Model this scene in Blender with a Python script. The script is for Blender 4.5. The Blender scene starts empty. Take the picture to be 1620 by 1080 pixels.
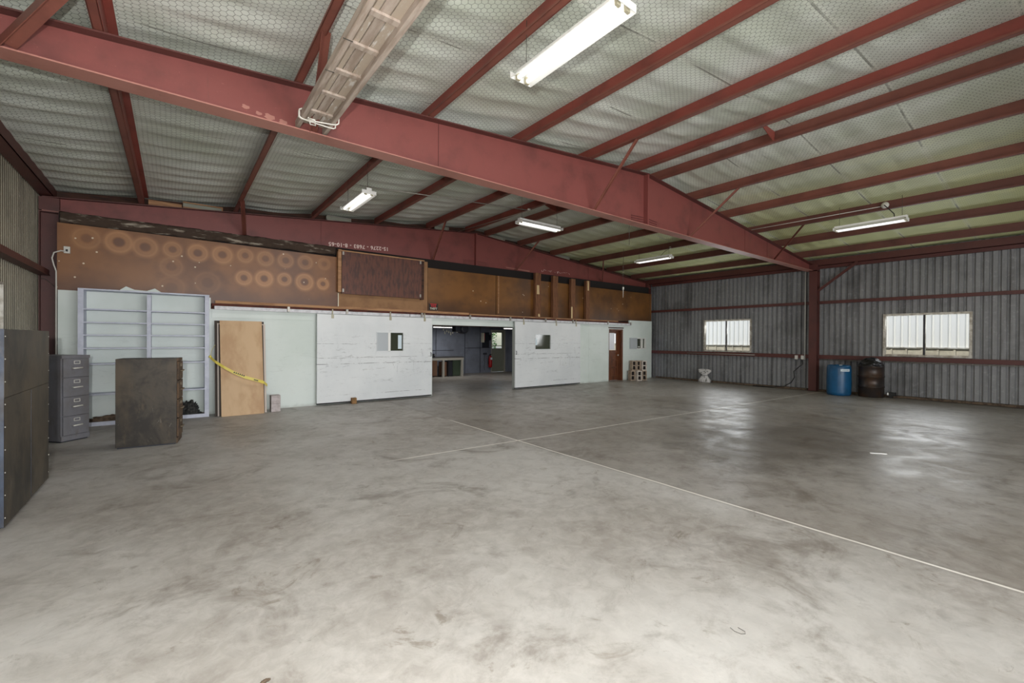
import bpy, bmesh, math, random
from mathutils import Vector, Matrix, noise
random.seed(7)
C = bpy.context.scene.collection
SC = bpy.context.scene
PI = math.pi
R = math.radians

# ------------------------------------------------------------------ camera
H = 1.6
def make_camera():
    f, yaw, pitch, roll = 690.0, R(37.75), R(-.268), R(.352)
    cy, sy, cp, sp = math.cos(yaw), math.sin(yaw), math.cos(pitch), math.sin(pitch)
    F = Vector((sy*cp, cy*cp, sp)); Rt = Vector((cy, -sy, 0)); U = Rt.cross(F)
    R2 = math.cos(roll)*Rt + math.sin(roll)*U; U2 = -math.sin(roll)*Rt + math.cos(roll)*U
    cd = bpy.data.cameras.new('camera'); cd.sensor_width = 36; cd.lens = f/1620*36
    cd.clip_start = .02; cd.clip_end = 300
    o = bpy.data.objects.new('camera', cd); C.objects.link(o)
    m = Matrix.Identity(4)
    for i in range(3):
        m[i][0] = R2[i]; m[i][1] = U2[i]; m[i][2] = -F[i]; m[i][3] = (0, 0, H)[i]
    o.matrix_world = m
    SC.camera = o
make_camera()

# ------------------------------------------------------------------ light and exposure
SC.view_settings.view_transform = 'Standard'
SC.view_settings.look = 'None'
SC.view_settings.gamma = 1
SC.view_settings.use_curve_mapping = False
SC.view_settings.exposure = 0.06

w = bpy.data.worlds.new('world'); SC.world = w; w.use_nodes = True
wt = w.node_tree; wt.nodes.clear()
wo = wt.nodes.new('ShaderNodeOutputWorld'); wb = wt.nodes.new('ShaderNodeBackground')
wsky = wt.nodes.new('ShaderNodeTexSky'); wsky.sky_type = 'NISHITA'; wsky.sun_disc = False
wsky.sun_elevation = R(48); wsky.sun_rotation = R(-75)
wb.inputs['Strength'].default_value = .22
wt.links.new(wsky.outputs[0], wb.inputs[0]); wt.links.new(wb.outputs[0], wo.inputs[0])

def lamp(name, kind, loc, direction, energy, color=(1, 1, 1), size=(1, 1), angle=None, radius=None, parent=None):
    d = bpy.data.lights.new(name, kind); d.energy = energy; d.color = color
    if kind == 'AREA':
        d.shape = 'RECTANGLE'; d.size = size[0]; d.size_y = size[1]
    if kind == 'SUN': d.angle = angle
    if radius: d.shadow_soft_size = radius
    o = bpy.data.objects.new(name, d); C.objects.link(o)
    o.location = loc
    o.rotation_euler = Vector(direction).to_track_quat('-Z', 'Y').to_euler()
    if parent: o.parent = parent
    return o
lamp('sun', 'SUN', (0, 0, 30), (.80, -.22, -.95), 3.0, (1, .97, .92), angle=R(.5))
# daylight of the open roll-up doorway behind the camera
lamp('doorway_daylight', 'AREA', (4.2, -6.45, 1.9), (0.02, 1, 0), 820, (.99, .99, 1), size=(9.5, 3.5))
# the photographer's flash, just above and left of the lens
lamp('camera_flash', 'POINT', (-.26, -.05, 1.80), (0, 1, 0), 600, (1, .99, .975), radius=.035)
# daylight coming through the two windows of the right wall
for wy in (8.07, 2.56):
    lamp('window_daylight', 'AREA', (16.50, wy, 1.79), (-1, 0, .55), 34, (.95, .975, 1), size=(1.6, 1.05))

# ------------------------------------------------------------------ material helpers
def s2l(c): return tuple((v/12.92 if v <= .04045 else ((v+.055)/1.055)**2.4) for v in c)
def rgb(r, g, b): return s2l((r/255, g/255, b/255)) + (1,)

class NT:
    def __init__(s, name):
        s.m = bpy.data.materials.new(name); s.m.use_nodes = True
        s.t = s.m.node_tree; s.t.nodes.clear()
        s.out = s.t.nodes.new('ShaderNodeOutputMaterial')
        s.b = s.t.nodes.new('ShaderNodeBsdfPrincipled')
        s.t.links.new(s.b.outputs[0], s.out.inputs[0])
        s.co = s.t.nodes.new('ShaderNodeTexCoord').outputs['Object']
        s.sep = None
    def lk(s, a, b):
        if isinstance(a, bpy.types.NodeSocket): s.t.links.new(a, b)
        elif isinstance(a, (tuple, list)) and len(a) == 3 and b.type == 'RGBA': b.default_value = tuple(a)+(1,)
        else: b.default_value = a
    def set(s, k, v): s.lk(v, s.b.inputs[k])
    def xyz(s, i):
        if s.sep is None:
            s.sep = s.t.nodes.new('ShaderNodeSeparateXYZ'); s.t.links.new(s.co, s.sep.inputs[0])
        return s.sep.outputs[i]
    def math(s, op, a, b=0.0, c=None, clamp=False):
        n = s.t.nodes.new('ShaderNodeMath'); n.operation = op; n.use_clamp = clamp
        s.lk(a, n.inputs[0]); s.lk(b, n.inputs[1])
        if c is not None: s.lk(c, n.inputs[2])
        return n.outputs[0]
    def vm(s, op, a, b=None, idx=0):
        n = s.t.nodes.new('ShaderNodeVectorMath'); n.operation = op
        s.lk(a, n.inputs[0])
        if b is not None: s.lk(b, n.inputs[1])
        return n.outputs['Value'] if op in ('DOT_PRODUCT', 'LENGTH', 'DISTANCE') else n.outputs[0]
    def comb(s, x, y, z):
        n = s.t.nodes.new('ShaderNodeCombineXYZ'); s.lk(x, n.inputs[0]); s.lk(y, n.inputs[1]); s.lk(z, n.inputs[2]); return n.outputs[0]
    def noise(s, scale, detail=3, rough=.55, stretch=None, dist=0.0, off=(0, 0, 0)):
        n = s.t.nodes.new('ShaderNodeTexNoise'); n.inputs['Scale'].default_value = scale
        n.inputs['Detail'].default_value = detail; n.inputs['Roughness'].default_value = rough
        n.inputs['Distortion'].default_value = dist
        mp = s.t.nodes.new('ShaderNodeMapping'); s.t.links.new(s.co, mp.inputs[0])
        mp.inputs['Location'].default_value = off
        if stretch: mp.inputs['Scale'].default_value = stretch
        s.t.links.new(mp.outputs[0], n.inputs['Vector'])
        return n.outputs['Fac']
    def vor(s, scale, stretch=None):
        n = s.t.nodes.new('ShaderNodeTexVoronoi'); n.inputs['Scale'].default_value = scale
        mp = s.t.nodes.new('ShaderNodeMapping'); s.t.links.new(s.co, mp.inputs[0])
        if stretch: mp.inputs['Scale'].default_value = stretch
        s.t.links.new(mp.outputs[0], n.inputs['Vector'])
        return n.outputs['Distance']
    def map(s, v, a, b, c=0.0, d=1.0, smooth=True):
        n = s.t.nodes.new('ShaderNodeMapRange'); n.interpolation_type = 'SMOOTHSTEP' if smooth else 'LINEAR'
        s.lk(v, n.inputs[0])
        for i, q in enumerate((a, b, c, d)): n.inputs[i+1].default_value = q
        return n.outputs[0]
    def mix(s, f, a, b, mode='MIX'):
        n = s.t.nodes.new('ShaderNodeMix'); n.data_type = 'RGBA'; n.blend_type = mode
        s.lk(f, n.inputs[0]); s.lk(a, n.inputs[6]); s.lk(b, n.inputs[7])
        return n.outputs[2]
    def bump(s, h, strength=.3, dist=.02):
        n = s.t.nodes.new('ShaderNodeBump'); n.inputs['Strength'].default_value = strength
        n.inputs['Distance'].default_value = dist; s.lk(h, n.inputs['Height']); s.t.links.new(n.outputs[0], s.b.inputs['Normal'])

def simple(name, col, rough=.6, metal=0.0, col2=None, scale=6, amt=(.4, .65), stretch=None, bump=0, spec=None, emit=None, es=0):
    n = NT(name)
    if col2:
        n.set('Base Color', n.mix(n.map(n.noise(scale, 5, .6, stretch), amt[0], amt[1]), col, col2))
    else: n.set('Base Color', col)
    n.set('Roughness', rough); n.set('Metallic', metal)
    if spec is not None: n.b.inputs['Specular IOR Level'].default_value = spec
    if bump: n.bump(n.noise(scale*6, 4, .6, stretch), bump, .01)
    if emit: n.set('Emission Color', emit); n.set('Emission Strength', es)
    return n.m

M = {}
def red_steel(name, base, dirt, dirt_amt=.6):
    n = NT(name)
    a = n.map(n.noise(1.6, 5, .6), .45, .75)
    c = n.mix(a, base, dirt)
    sp = n.map(n.noise(45, 3, .7), .66, .74)
    c = n.mix(n.math('MULTIPLY', sp, .35), c, rgb(176, 120, 108))
    st = n.map(n.noise(3, 4, .6, (6, 6, .7)), .60, .8)
    c = n.mix(n.math('MULTIPLY', st, dirt_amt*.6), c, rgb(92, 62, 52))
    n.set('Base Color', c); n.set('Roughness', .5)
    n.bump(n.noise(30, 4, .6), .06, .01)
    return n.m
M['steel'] = red_steel('red oxide steel', rgb(128, 69, 64), rgb(104, 57, 53))
M['purlin'] = red_steel('red primer purlin', rgb(138, 68, 58), rgb(116, 60, 52))
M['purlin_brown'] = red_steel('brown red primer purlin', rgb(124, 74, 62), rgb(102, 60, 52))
M['purlin_shaded'] = red_steel('shaded primer purlin', rgb(104, 62, 54), rgb(84, 50, 44))  # shaded copy of the purlin paint; dimmer light at far right painted in
M['flange_bright'] = red_steel('brightened dusty red flange', rgb(168, 116, 104), rgb(148, 98, 86))  # dusty steel, colour brightened because the underside gets little light
M['girt'] = red_steel('dark red primer girt', rgb(90, 49, 44), rgb(74, 43, 40))
M['weld'] = simple('weld seam', rgb(96, 48, 44), .6)

def concrete():
    n = NT('stained concrete floor')
    X, Y = n.xyz(0), n.xyz(1)
    big = n.map(n.noise(.33, 5, .6), .36, .62)
    c = n.mix(big, rgb(188, 186, 182), rgb(152, 147, 140))
    fine = n.map(n.noise(7, 6, .7, dist=.6), .35, .7)
    c = n.mix(n.math('MULTIPLY', fine, .35), c, rgb(206, 203, 198))
    slab = n.map(X, 4.29, 4.33, 0, 1)                    # the slab right of the joint is dirtier
    c = n.mix(n.math('MULTIPLY', slab, .46), c, rgb(126, 118, 108))
    slab2 = n.map(Y, 5.0, 5.6, 0, 1)
    c = n.mix(n.math('MULTIPLY', slab2, .12), c, rgb(132, 124, 114))
    st = n.map(n.noise(1.05, 7, .68, dist=.9, off=(3, 1, 0)), .52, .72)
    c = n.mix(n.math('MULTIPLY', st, .62), c, rgb(100, 90, 78))
    st2 = n.map(n.noise(2.6, 6, .7, dist=1.4, off=(9, 4, 0)), .58, .72)
    c = n.mix(n.math('MULTIPLY', st2, .55), c, rgb(104, 92, 74))
    spot = n.map(n.vor(3.1), .03, .12, 1, 0)
    gate = n.map(n.noise(.9, 2, off=(5, 5, 5)), .5, .6)
    c = n.mix(n.math('MULTIPLY', n.math('MULTIPLY', spot, gate), .45), c, rgb(120, 114, 106))
    crack = n.map(n.noise(5, 6, .75, (1, 2.2, 1), dist=2.2, off=(1, 7, 0)), .64, .70)
    c = n.mix(n.math('MULTIPLY', crack, .35), c, rgb(92, 82, 72))
    # oil patch right of centre
    dx = n.math('DIVIDE', n.math('SUBTRACT', X, 7.6), 2.6); dy = n.math('DIVIDE', n.math('SUBTRACT', Y, 2.9), 1.5)
    rr = n.math('SQRT', n.math('ADD', n.math('MULTIPLY', dx, dx), n.math('MULTIPLY', dy, dy)))
    rr = n.math('ADD', rr, n.math('MULTIPLY', n.math('SUBTRACT', n.noise(1.8, 5, .7), .5), 1.6))
    mott = n.map(n.noise(4.2, 8, .75, dist=.5, off=(2, 2, 0)), .47, .66)
    c = n.mix(n.math('MULTIPLY', mott, n.math('ADD', .22, n.math('MULTIPLY', slab, .15))), c, rgb(96, 86, 76))
    grit = n.map(n.noise(22, 6, .8), .56, .72)
    c = n.mix(n.math('MULTIPLY', grit, .22), c, rgb(100, 92, 84))
    oil = n.map(rr, .45, 1.15, 1, 0)
    c = n.mix(n.math('MULTIPLY', oil, .55), c, rgb(80, 71, 61))
    # joints
    wob = n.math('MULTIPLY', n.math('SUBTRACT', n.noise(1.2, 3), .5), .03)
    jd = n.math('ABSOLUTE', n.math('ADD', n.math('SUBTRACT', X, 4.31), wob))
    lim = n.map(Y, 7.3, 7.8, 1, 0)
    j1 = n.math('MULTIPLY', n.map(jd, .010, .019, 1, 0), lim)
    # joint across, slightly skewed
    yy = n.math('ADD', Y, n.math('MULTIPLY', X, .040))
    jd2 = n.math('ABSOLUTE', n.math('ADD', n.math('SUBTRACT', yy, 5.57), wob))
    j2 = n.math('MULTIPLY', n.map(jd2, .010, .020, 1, 0), n.map(X, 2.0, 2.6, 0, 1))
    jj = n.math('MULTIPLY', n.math('MAXIMUM', j1, j2), n.map(n.noise(3.5, 4, .7), .30, .42, .25, 1))
    c = n.mix(n.math('MULTIPLY', n.map(jd, .02, .07, 1, 0), .25), c, rgb(96, 88, 78))
    c = n.mix(jj, c, rgb(232, 228, 220))
    jd3 = n.math('ABSOLUTE', n.math('ADD', n.math('SUBTRACT', n.math('ADD', X, n.math('MULTIPLY', Y, .05)), 10.56), wob))
    c = n.mix(n.math('MULTIPLY', n.map(jd3, .01, .02, 1, 0), .8), c, rgb(58, 52, 46))
    # mottled dark brown along the right wall
    ew = n.map(n.math('ADD', X, n.math('MULTIPLY', n.noise(4, 4), .25)), 16.15, 16.4)
    c = n.mix(n.math('MULTIPLY', ew, .8), c, rgb(70, 58, 48))
    n.set('Base Color', c)
    ro = n.map(n.noise(1.6, 6, .7, (1, 1, 1), dist=.8), .3, .7, .42, .66)
    ro = n.math('SUBTRACT', ro, n.math('MULTIPLY', slab, .12))
    n.set('Roughness', ro)
    n.b.inputs['Specular IOR Level'].default_value = .5
    n.bump(n.math('ADD', n.noise(2.6, 5, .6), n.math('MULTIPLY', n.noise(40, 3), .10)), .10, .05)
    return n.m
M['floor'] = concrete()

def hexwire(n, size):
    """1 on the wires of a hexagon netting in the object's x/y plane"""
    inv = 1.0/size
    p = n.comb(n.math('MULTIPLY', n.math('ADD', n.xyz(1), 50), inv), n.math('MULTIPLY', n.math('ADD', n.xyz(0), 50), inv), 0.0)
    p = n.vm('ADD', p, n.comb(n.math('MULTIPLY', n.math('SUBTRACT', n.noise(1.5, 2), .5), .8), n.math('MULTIPLY', n.math('SUBTRACT', n.noise(1.5, 2, off=(4, 2, 0)), .5), .8), 0.0))
    r = (1.0, 1.7320508, 1.0); h = (.5, .8660254, .5)
    a = n.vm('SUBTRACT', n.vm('MODULO', p, r), h)
    b = n.vm('SUBTRACT', n.vm('MODULO', n.vm('SUBTRACT', p, h), r), h)
    fl = (1.0, 1.0, 0.0)
    a = n.vm('MULTIPLY', a, fl); b = n.vm('MULTIPLY', b, fl)
    la = n.vm('DOT_PRODUCT', a, a); lb = n.vm('DOT_PRODUCT', b, b)
    use = n.math('LESS_THAN', la, lb)
    mx = n.t.nodes.new('ShaderNodeMix'); mx.data_type = 'VECTOR'
    n.lk(use, mx.inputs[0]); n.lk(b, mx.inputs[4]); n.lk(a, mx.inputs[5])
    g = n.vm('ABSOLUTE', mx.outputs[1])
    sp = n.t.nodes.new('ShaderNodeSeparateXYZ'); n.lk(g, sp.inputs[0])
    d = n.math('MAXIMUM', sp.outputs[0], n.vm('DOT_PRODUCT', g, (.5, .8660254, 0.0)))
    return n.map(d, .440, .478)

def insulation():
    n = NT('insulation facing behind hexagon netting')
    X, Y = n.xyz(0), n.xyz(1)
    c = n.mix(n.map(n.noise(.8, 4, .6), .35, .65), rgb(212, 216, 208), rgb(192, 198, 184))
    window_glow = n.map(X, 7.6, 13.5)  # window light on the right roof slope, painted in as yellow
    c = n.mix(n.math('MULTIPLY', window_glow, .8), c, rgb(206, 210, 142))
    patch = n.map(n.noise(1.1, 3, .5, (1, .5, 1), off=(2, 9, 1)), .56, .60)  # brighter pools of that window light, also painted in
    c = n.mix(n.math('MULTIPLY', n.math('MULTIPLY', patch, window_glow), .35), c, rgb(238, 238, 182))
    # overlap seams of the blankets every 1.2 m
    q = n.math('ABSOLUTE', n.math('SUBTRACT', n.math('FRACT', n.math('DIVIDE', n.math('ADD', Y, 10.0), 1.22)), .5))
    seam = n.map(q, .006, .014, 1, 0)
    c = n.mix(n.math('MULTIPLY', seam, n.map(n.noise(1.3, 3), .45, .60, 0, .85)), c, rgb(60, 62, 48))
    seam2 = n.map(q, .02, .05, 1, 0)
    c = n.mix(n.math('MULTIPLY', seam2, .25), c, rgb(232, 234, 222))
    wire = hexwire(n, .060)
    c = n.mix(n.math('MULTIPLY', wire, .66), c, rgb(72, 76, 68))
    n.set('Base Color', c); n.set('Roughness', .62)
    n.bump(n.math('ADD', n.noise(3, 5, .6, (.6, 3.2, 1)), n.math('MULTIPLY', wire, -.12)), .35, .03)
    return n.m
M['insul'] = insulation()

def corrugated(name, base, light, dark, metal=.35, pitch=None):
    n = NT(name)
    st = n.noise(1.2, 4, .6, (3, 3, .3))
    c = n.mix(n.map(st, .42, .8), base, dark)
    c = n.mix(n.math('MULTIPLY', n.map(n.noise(9, 5, .7), .5, .75), .5), c, light)
    blot = n.map(n.noise(.9, 4, .6, off=(0, 4, 2)), .52, .70)
    c = n.mix(n.math('MULTIPLY', blot, .55), c, dark)
    n.set('Base Color', c); n.set('Metallic', metal); n.set('Roughness', .5)
    n.bump(n.noise(25, 3), .05, .01)
    return n.m
M['galv'] = corrugated('galvanised steel sheet', rgb(140, 141, 142), rgb(176, 178, 180), rgb(92, 92, 92), .2)
M['galv_left'] = corrugated('weathered galvanised sheet', rgb(132, 126, 108), rgb(156, 150, 132), rgb(92, 86, 72), .1)
M['white_siding'] = simple('white siding', rgb(236, 234, 228), .6)
M['tan_base'] = simple('tan block base', rgb(200, 190, 168), .85, col2=rgb(176, 166, 146), scale=4)

def paint(name, base, grime, marks=.5):
    n = NT(name)
    c = n.mix(n.map(n.noise(.7, 4, .6), .35, .7), base, grime)
    sc = n.map(n.noise(5, 6, .8, (.5, 1, 2.2), dist=1.2), .56, .64)
    band = n.map(n.math('ABSOLUTE', n.math('SUBTRACT', n.xyz(2), 1.05)), .15, .95, 1, .15)
    c = n.mix(n.math('MULTIPLY', n.math('MULTIPLY', sc, band), marks*.45), c, rgb(90, 92, 92))
    if marks > .5:
        for zc, th in ((.98, .006), (1.13, .004), (1.47, .003), (.22, .004)):
            ln = n.map(n.math('ABSOLUTE', n.math('SUBTRACT', n.math('ADD', n.xyz(2), n.math('MULTIPLY', n.noise(.5, 2), .06)), zc+.03)), th*.6, th*1.6, 1, 0)
            c = n.mix(n.math('MULTIPLY', n.math('MULTIPLY', ln, n.map(n.noise(2.2, 5, .8, off=(zc*9, 0, 0)), .44, .56)), .75), c, rgb(84, 86, 86))
        vs = n.map(n.noise(6, 6, .85, (2.4, 1, .45), dist=1.5, off=(3, 0, 8)), .60, .66)
        c = n.mix(n.math('MULTIPLY', n.math('MULTIPLY', vs, band), .5), c, rgb(96, 98, 100))
    foot = n.map(n.math('ADD', n.xyz(2), n.math('MULTIPLY', n.noise(7, 4), .14)), .06, .16, 1, 0)
    c = n.mix(n.math('MULTIPLY', foot, .35), c, rgb(120, 120, 112))
    n.set('Base Color', c); n.set('Roughness', .55)
    n.bump(n.noise(18, 4), .05, .01)
    return n.m
M['mint'] = paint('pale mint painted wall', rgb(221, 229, 225), rgb(209, 219, 213), .25)
M['slider'] = paint('scuffed white painted door', rgb(226, 229, 230), rgb(214, 218, 220), .8)
M['lavender'] = simple('pale lavender paint', rgb(196, 200, 214), .5, col2=rgb(180, 184, 200), scale=5)
M['lavender_dark'] = simple('dirty shelf top', rgb(134, 122, 106), .8, col2=rgb(110, 98, 84), scale=9)
M['track'] = simple('grey painted track', rgb(214, 214, 218), .45, 0.0, col2=rgb(188, 188, 192), scale=8)
M['black_gap'] = simple('dark gap', rgb(28, 22, 20), .9)  # near-black colour painting the shade of gaps and hollows
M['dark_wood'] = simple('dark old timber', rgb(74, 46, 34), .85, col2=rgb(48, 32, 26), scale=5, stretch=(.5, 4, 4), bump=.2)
M['ledge_red'] = simple('dark red stained ledge', rgb(92, 44, 32), .8, col2=rgb(62, 32, 26), scale=5)
M['tan_wood'] = simple('bare tan timber', rgb(176, 134, 96), .75, col2=rgb(146, 106, 74), scale=5, stretch=(.6, 4, 4))
M['tan_board'] = simple('clean tan hardboard', rgb(150, 112, 76), .7, col2=rgb(134, 98, 66), scale=3)
M['pine'] = simple('weathered post timber', rgb(126, 84, 54), .8, col2=rgb(92, 58, 38), scale=4, stretch=(5, 5, .6), bump=.2)
M['pine_bare'] = simple('bare split timber', rgb(208, 182, 138), .8)
M['burnt_board'] = None

def hardboard(name, base, mid, dark, rings=(), spots=True):
    n = NT(name)
    X, Z = n.xyz(0), n.xyz(2)
    c = n.mix(n.map(n.noise(.8, 4, .6), .35, .68), base, mid)
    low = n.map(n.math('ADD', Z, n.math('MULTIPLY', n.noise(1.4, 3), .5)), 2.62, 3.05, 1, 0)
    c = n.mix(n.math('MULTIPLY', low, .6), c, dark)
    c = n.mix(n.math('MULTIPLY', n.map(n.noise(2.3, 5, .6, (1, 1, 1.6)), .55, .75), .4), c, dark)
    for (x, z, r, k) in rings:
        p = n.comb(n.math('SUBTRACT', X, x), 0.0, n.math('SUBTRACT', Z, z))
        d = n.math('DIVIDE', n.vm('LENGTH', p), r)
        outer = n.math('MULTIPLY', n.map(d, .8, 1.3, 1, 0), n.map(d, .32, .55, 0, 1))
        c = n.mix(n.math('MULTIPLY', outer, .5*k), c, rgb(186, 134, 88))
        rim = n.math('MULTIPLY', n.map(d, .72, .84, 0, 1), n.map(d, .9, 1.0, 1, 0))
        c = n.mix(n.math('MULTIPLY', rim, .2*k), c, rgb(204, 150, 100))
        core = n.map(d, .26, .44, 1, 0)
        c = n.mix(n.math('MULTIPLY', core, .6*k), c, rgb(96, 62, 46))
    if spots:
        sp = n.map(n.vor(3.6, (1, 1, 1)), .04, .07, 1, 0)
        c = n.mix(n.math('MULTIPLY', sp, .8), c, rgb(232, 216, 188))
    n.set('Base Color', c); n.set('Roughness', .42)
    n.bump(n.noise(6, 4), .08, .01)
    return n.m
ring_pos = [(-1.28,3.41,.20,.55),(-.838,3.403,.21,1.0),(-.451,3.36,.20,.8),(-.031,3.37,.16,.7),(.382,3.352,.18,.95),(.809,3.366,.19,.9),
            (1.226,3.40,.16,.7),(1.616,3.38,.17,.65),(2.026,3.385,.17,.6),(2.443,3.388,.17,.55),(2.868,3.40,.15,.35),
            (1.203,2.91,.16,1.0),(1.592,2.93,.18,1.15),(2.001,2.95,.15,.95),(2.431,2.925,.20,1.0),(2.841,2.914,.14,1.0),(-.05,3.02,.2,.35),(.55,2.75,.24,.25),(-.05,2.6,.24,.22)]
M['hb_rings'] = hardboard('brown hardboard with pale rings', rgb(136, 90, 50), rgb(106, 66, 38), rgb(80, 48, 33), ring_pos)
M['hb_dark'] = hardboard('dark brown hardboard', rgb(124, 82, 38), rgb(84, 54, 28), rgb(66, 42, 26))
M['plywood_red'] = simple('dark red brown plywood', rgb(98, 54, 38), .5, col2=rgb(66, 37, 28), scale=4, stretch=(4, 4, 1), bump=.15)
M['plywood'] = simple('pale plywood', rgb(204, 172, 134), .6, col2=rgb(186, 150, 112), scale=1.4, stretch=(2, 2, .8))
M['ply_edge'] = simple('white board edge', rgb(206, 194, 184), .7)
M['ply_dark'] = simple('dark board edge', rgb(72, 62, 54), .7)
M['tape'] = simple('yellow caution tape', rgb(226, 208, 96), .45)
M['old_pull'] = simple('tarnished pull', rgb(120, 108, 90), .5, .3)
M['black'] = simple('black plastic', rgb(30, 30, 30), .5)
M['cabinet_dark'] = None
def metal_dark(name, base, col2, col3, rough=.42, metal=.55):
    n = NT(name)
    c = n.mix(n.map(n.noise(2.2, 6, .65, dist=.6), .38, .62), base, col2)
    c = n.mix(n.math('MULTIPLY', n.map(n.noise(4, 6, .7, (2, 2, .6)), .56, .72), .5), c, col3)
    rs = n.map(n.noise(.9, 5, .7, (1, 1, .5), off=(4, 1, 2)), .46, .62)
    c = n.mix(n.math('MULTIPLY', rs, .5), c, col3)
    sc = n.map(n.noise(14, 5, .8, (1, 1, .3), dist=1), .64, .70)
    c = n.mix(n.math('MULTIPLY', sc, .3), c, rgb(150, 146, 134))
    n.set('Base Color', c); n.set('Metallic', metal); n.set('Roughness', rough)
    return n.m
M['cab_dark'] = metal_dark('worn dark steel', rgb(70, 63, 54), rgb(42, 38, 33), rgb(92, 78, 60), .5, .2)
M['cab_big'] = metal_dark('scuffed dark gunmetal sheet', rgb(76, 69, 58), rgb(46, 43, 37), rgb(104, 92, 74), .5, .2)
M['cab_daylight'] = metal_dark('steel face with daylight blue', rgb(84, 94, 112), rgb(62, 68, 80), rgb(110, 104, 98), .35, .5)  # daylight reflected by the cabinet's end, painted in as blue
M['cab_grey'] = metal_dark('grey filing cabinet paint', rgb(118, 118, 124), rgb(108, 107, 111), rgb(98, 90, 82), .45, .1)
M['rust'] = simple('rusted drawer edge', rgb(96, 74, 54), .7, .2, col2=rgb(62, 50, 40), scale=9)
M['chrome'] = simple('chrome pull', rgb(226, 224, 216), .3, .4)
M['block'] = simple('grey concrete block', rgb(196, 186, 186), .9, col2=rgb(176, 166, 164), scale=12, bump=.3)
M['block_tan'] = simple('tan concrete block', rgb(176, 158, 140), .9, col2=rgb(150, 132, 116), scale=12, bump=.3)
M['block_pale'] = simple('pale concrete block end', rgb(216, 206, 196), .9, col2=rgb(190, 180, 170), scale=12, bump=.3)
M['woodblock'] = simple('short timber offcut', rgb(148, 112, 70), .8, col2=rgb(110, 82, 50), scale=9)
M['door_brown'] = simple('brown stained door', rgb(112, 66, 40), .5, col2=rgb(84, 48, 30), scale=4, stretch=(4, 4, .5))
M['white_glass'] = simple('frosted white pane', rgb(222, 224, 230), .3)
M['dark_glass'] = simple('dark reflective pane', rgb(62, 66, 54), .06, spec=.8)
M['grey_pane'] = simple('grey covered pane', rgb(178, 184, 188), .3)
M['alum'] = simple('aluminium window frame', rgb(204, 200, 190), .4, .2, col2=rgb(160, 152, 138), scale=8)
M['rope'] = simple('white rope', rgb(226, 224, 214), .8)
M['ladder_wood'] = simple('weathered grey timber', rgb(178, 164, 152), .8, col2=rgb(150, 134, 120), scale=4, stretch=(5, .6, 5), bump=.25)
M['ladder_paint'] = simple('timber with flaking white paint', rgb(172, 158, 142), .8, col2=rgb(202, 198, 192), scale=7, stretch=(3, .8, 3), amt=(.54, .66), bump=.2)
M['conduit'] = simple('white conduit', rgb(206, 204, 196), .5)
M['galv_pipe'] = simple('galvanised conduit', rgb(160, 156, 148), .4, .5)
M['wire'] = simple('thin dark wire', rgb(70, 66, 58), .5)
M['fix_white'] = simple('white enamel fixture', rgb(236, 236, 232), .35)
M['tube_on'] = simple('lit fluorescent tube', (1, 1, 1), .3, emit=(1, .99, .96), es=1.2)
M['tube_cap'] = simple('tube socket', rgb(170, 164, 140), .4)
M['barrel_blue'] = simple('blue plastic drum', rgb(24, 86, 128), .38, col2=rgb(18, 68, 102), scale=2)
M['barrel_black'] = simple('dark brown steel drum', rgb(50, 44, 42), .4, .2, col2=rgb(72, 52, 38), scale=3)
M['bag_black'] = simple('glossy black bag', rgb(20, 20, 23), .3, bump=.25, scale=1.2)
M['label_white'] = simple('white paper label', rgb(214, 228, 236), .6)
M['print_grey'] = simple('faint print', rgb(120, 136, 150), .6)
M['sack'] = simple('white printed sack', rgb(206, 204, 202), .6, col2=rgb(120, 118, 116), scale=14, amt=(.52, .6), bump=.4)
M['blue_wall'] = simple('blue grey painted wall', rgb(126, 132, 146), .6, col2=rgb(112, 116, 128), scale=1.5)
M['bench_top'] = simple('dark bench top', rgb(60, 58, 58), .5)
M['bench_leg'] = simple('pale bench timber', rgb(168, 164, 154), .7)
M['bench_board'] = simple('brown board', rgb(140, 102, 78), .7)
M['green_metal'] = simple('dark green enamel', rgb(62, 76, 58), .5)
M['black_metal'] = simple('black enamel', rgb(38, 40, 48), .5)
M['extinguisher'] = simple('red enamel cylinder', rgb(172, 20, 26), .3)
M['olive'] = simple('olive door paint', rgb(140, 142, 128), .5)
M['leaf'] = simple('sunlit leaves', rgb(136, 176, 84), .6, col2=rgb(70, 110, 44), scale=5)
M['bark'] = simple('bark', rgb(96, 78, 60), .9)
M['ground'] = simple('gravel ground', rgb(176, 168, 152), .95, col2=rgb(150, 142, 126), scale=2)
M['chalk'] = simple('chalk mark', rgb(236, 214, 206), .9)
M['sign_red'] = simple('red lettering', rgb(226, 40, 44), .5)
M['sign_white'] = simple('white lettering', rgb(240, 236, 214), .5)
M['sign_black'] = simple('black sign ground', rgb(30, 24, 22), .5)
M['torn'] = simple('torn grey insulation', rgb(70, 56, 46), .95, col2=rgb(170, 160, 144), scale=3.2, amt=(.54, .70), stretch=(.8, 1, 4), bump=.8)
M['netting'] = simple('black netting', rgb(34, 34, 34), .85, col2=rgb(70, 70, 66), scale=30, bump=.8)
M['dirt'] = simple('brown dirt', rgb(104, 88, 72), .95, col2=rgb(70, 58, 48), scale=12, bump=.4)
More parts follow.
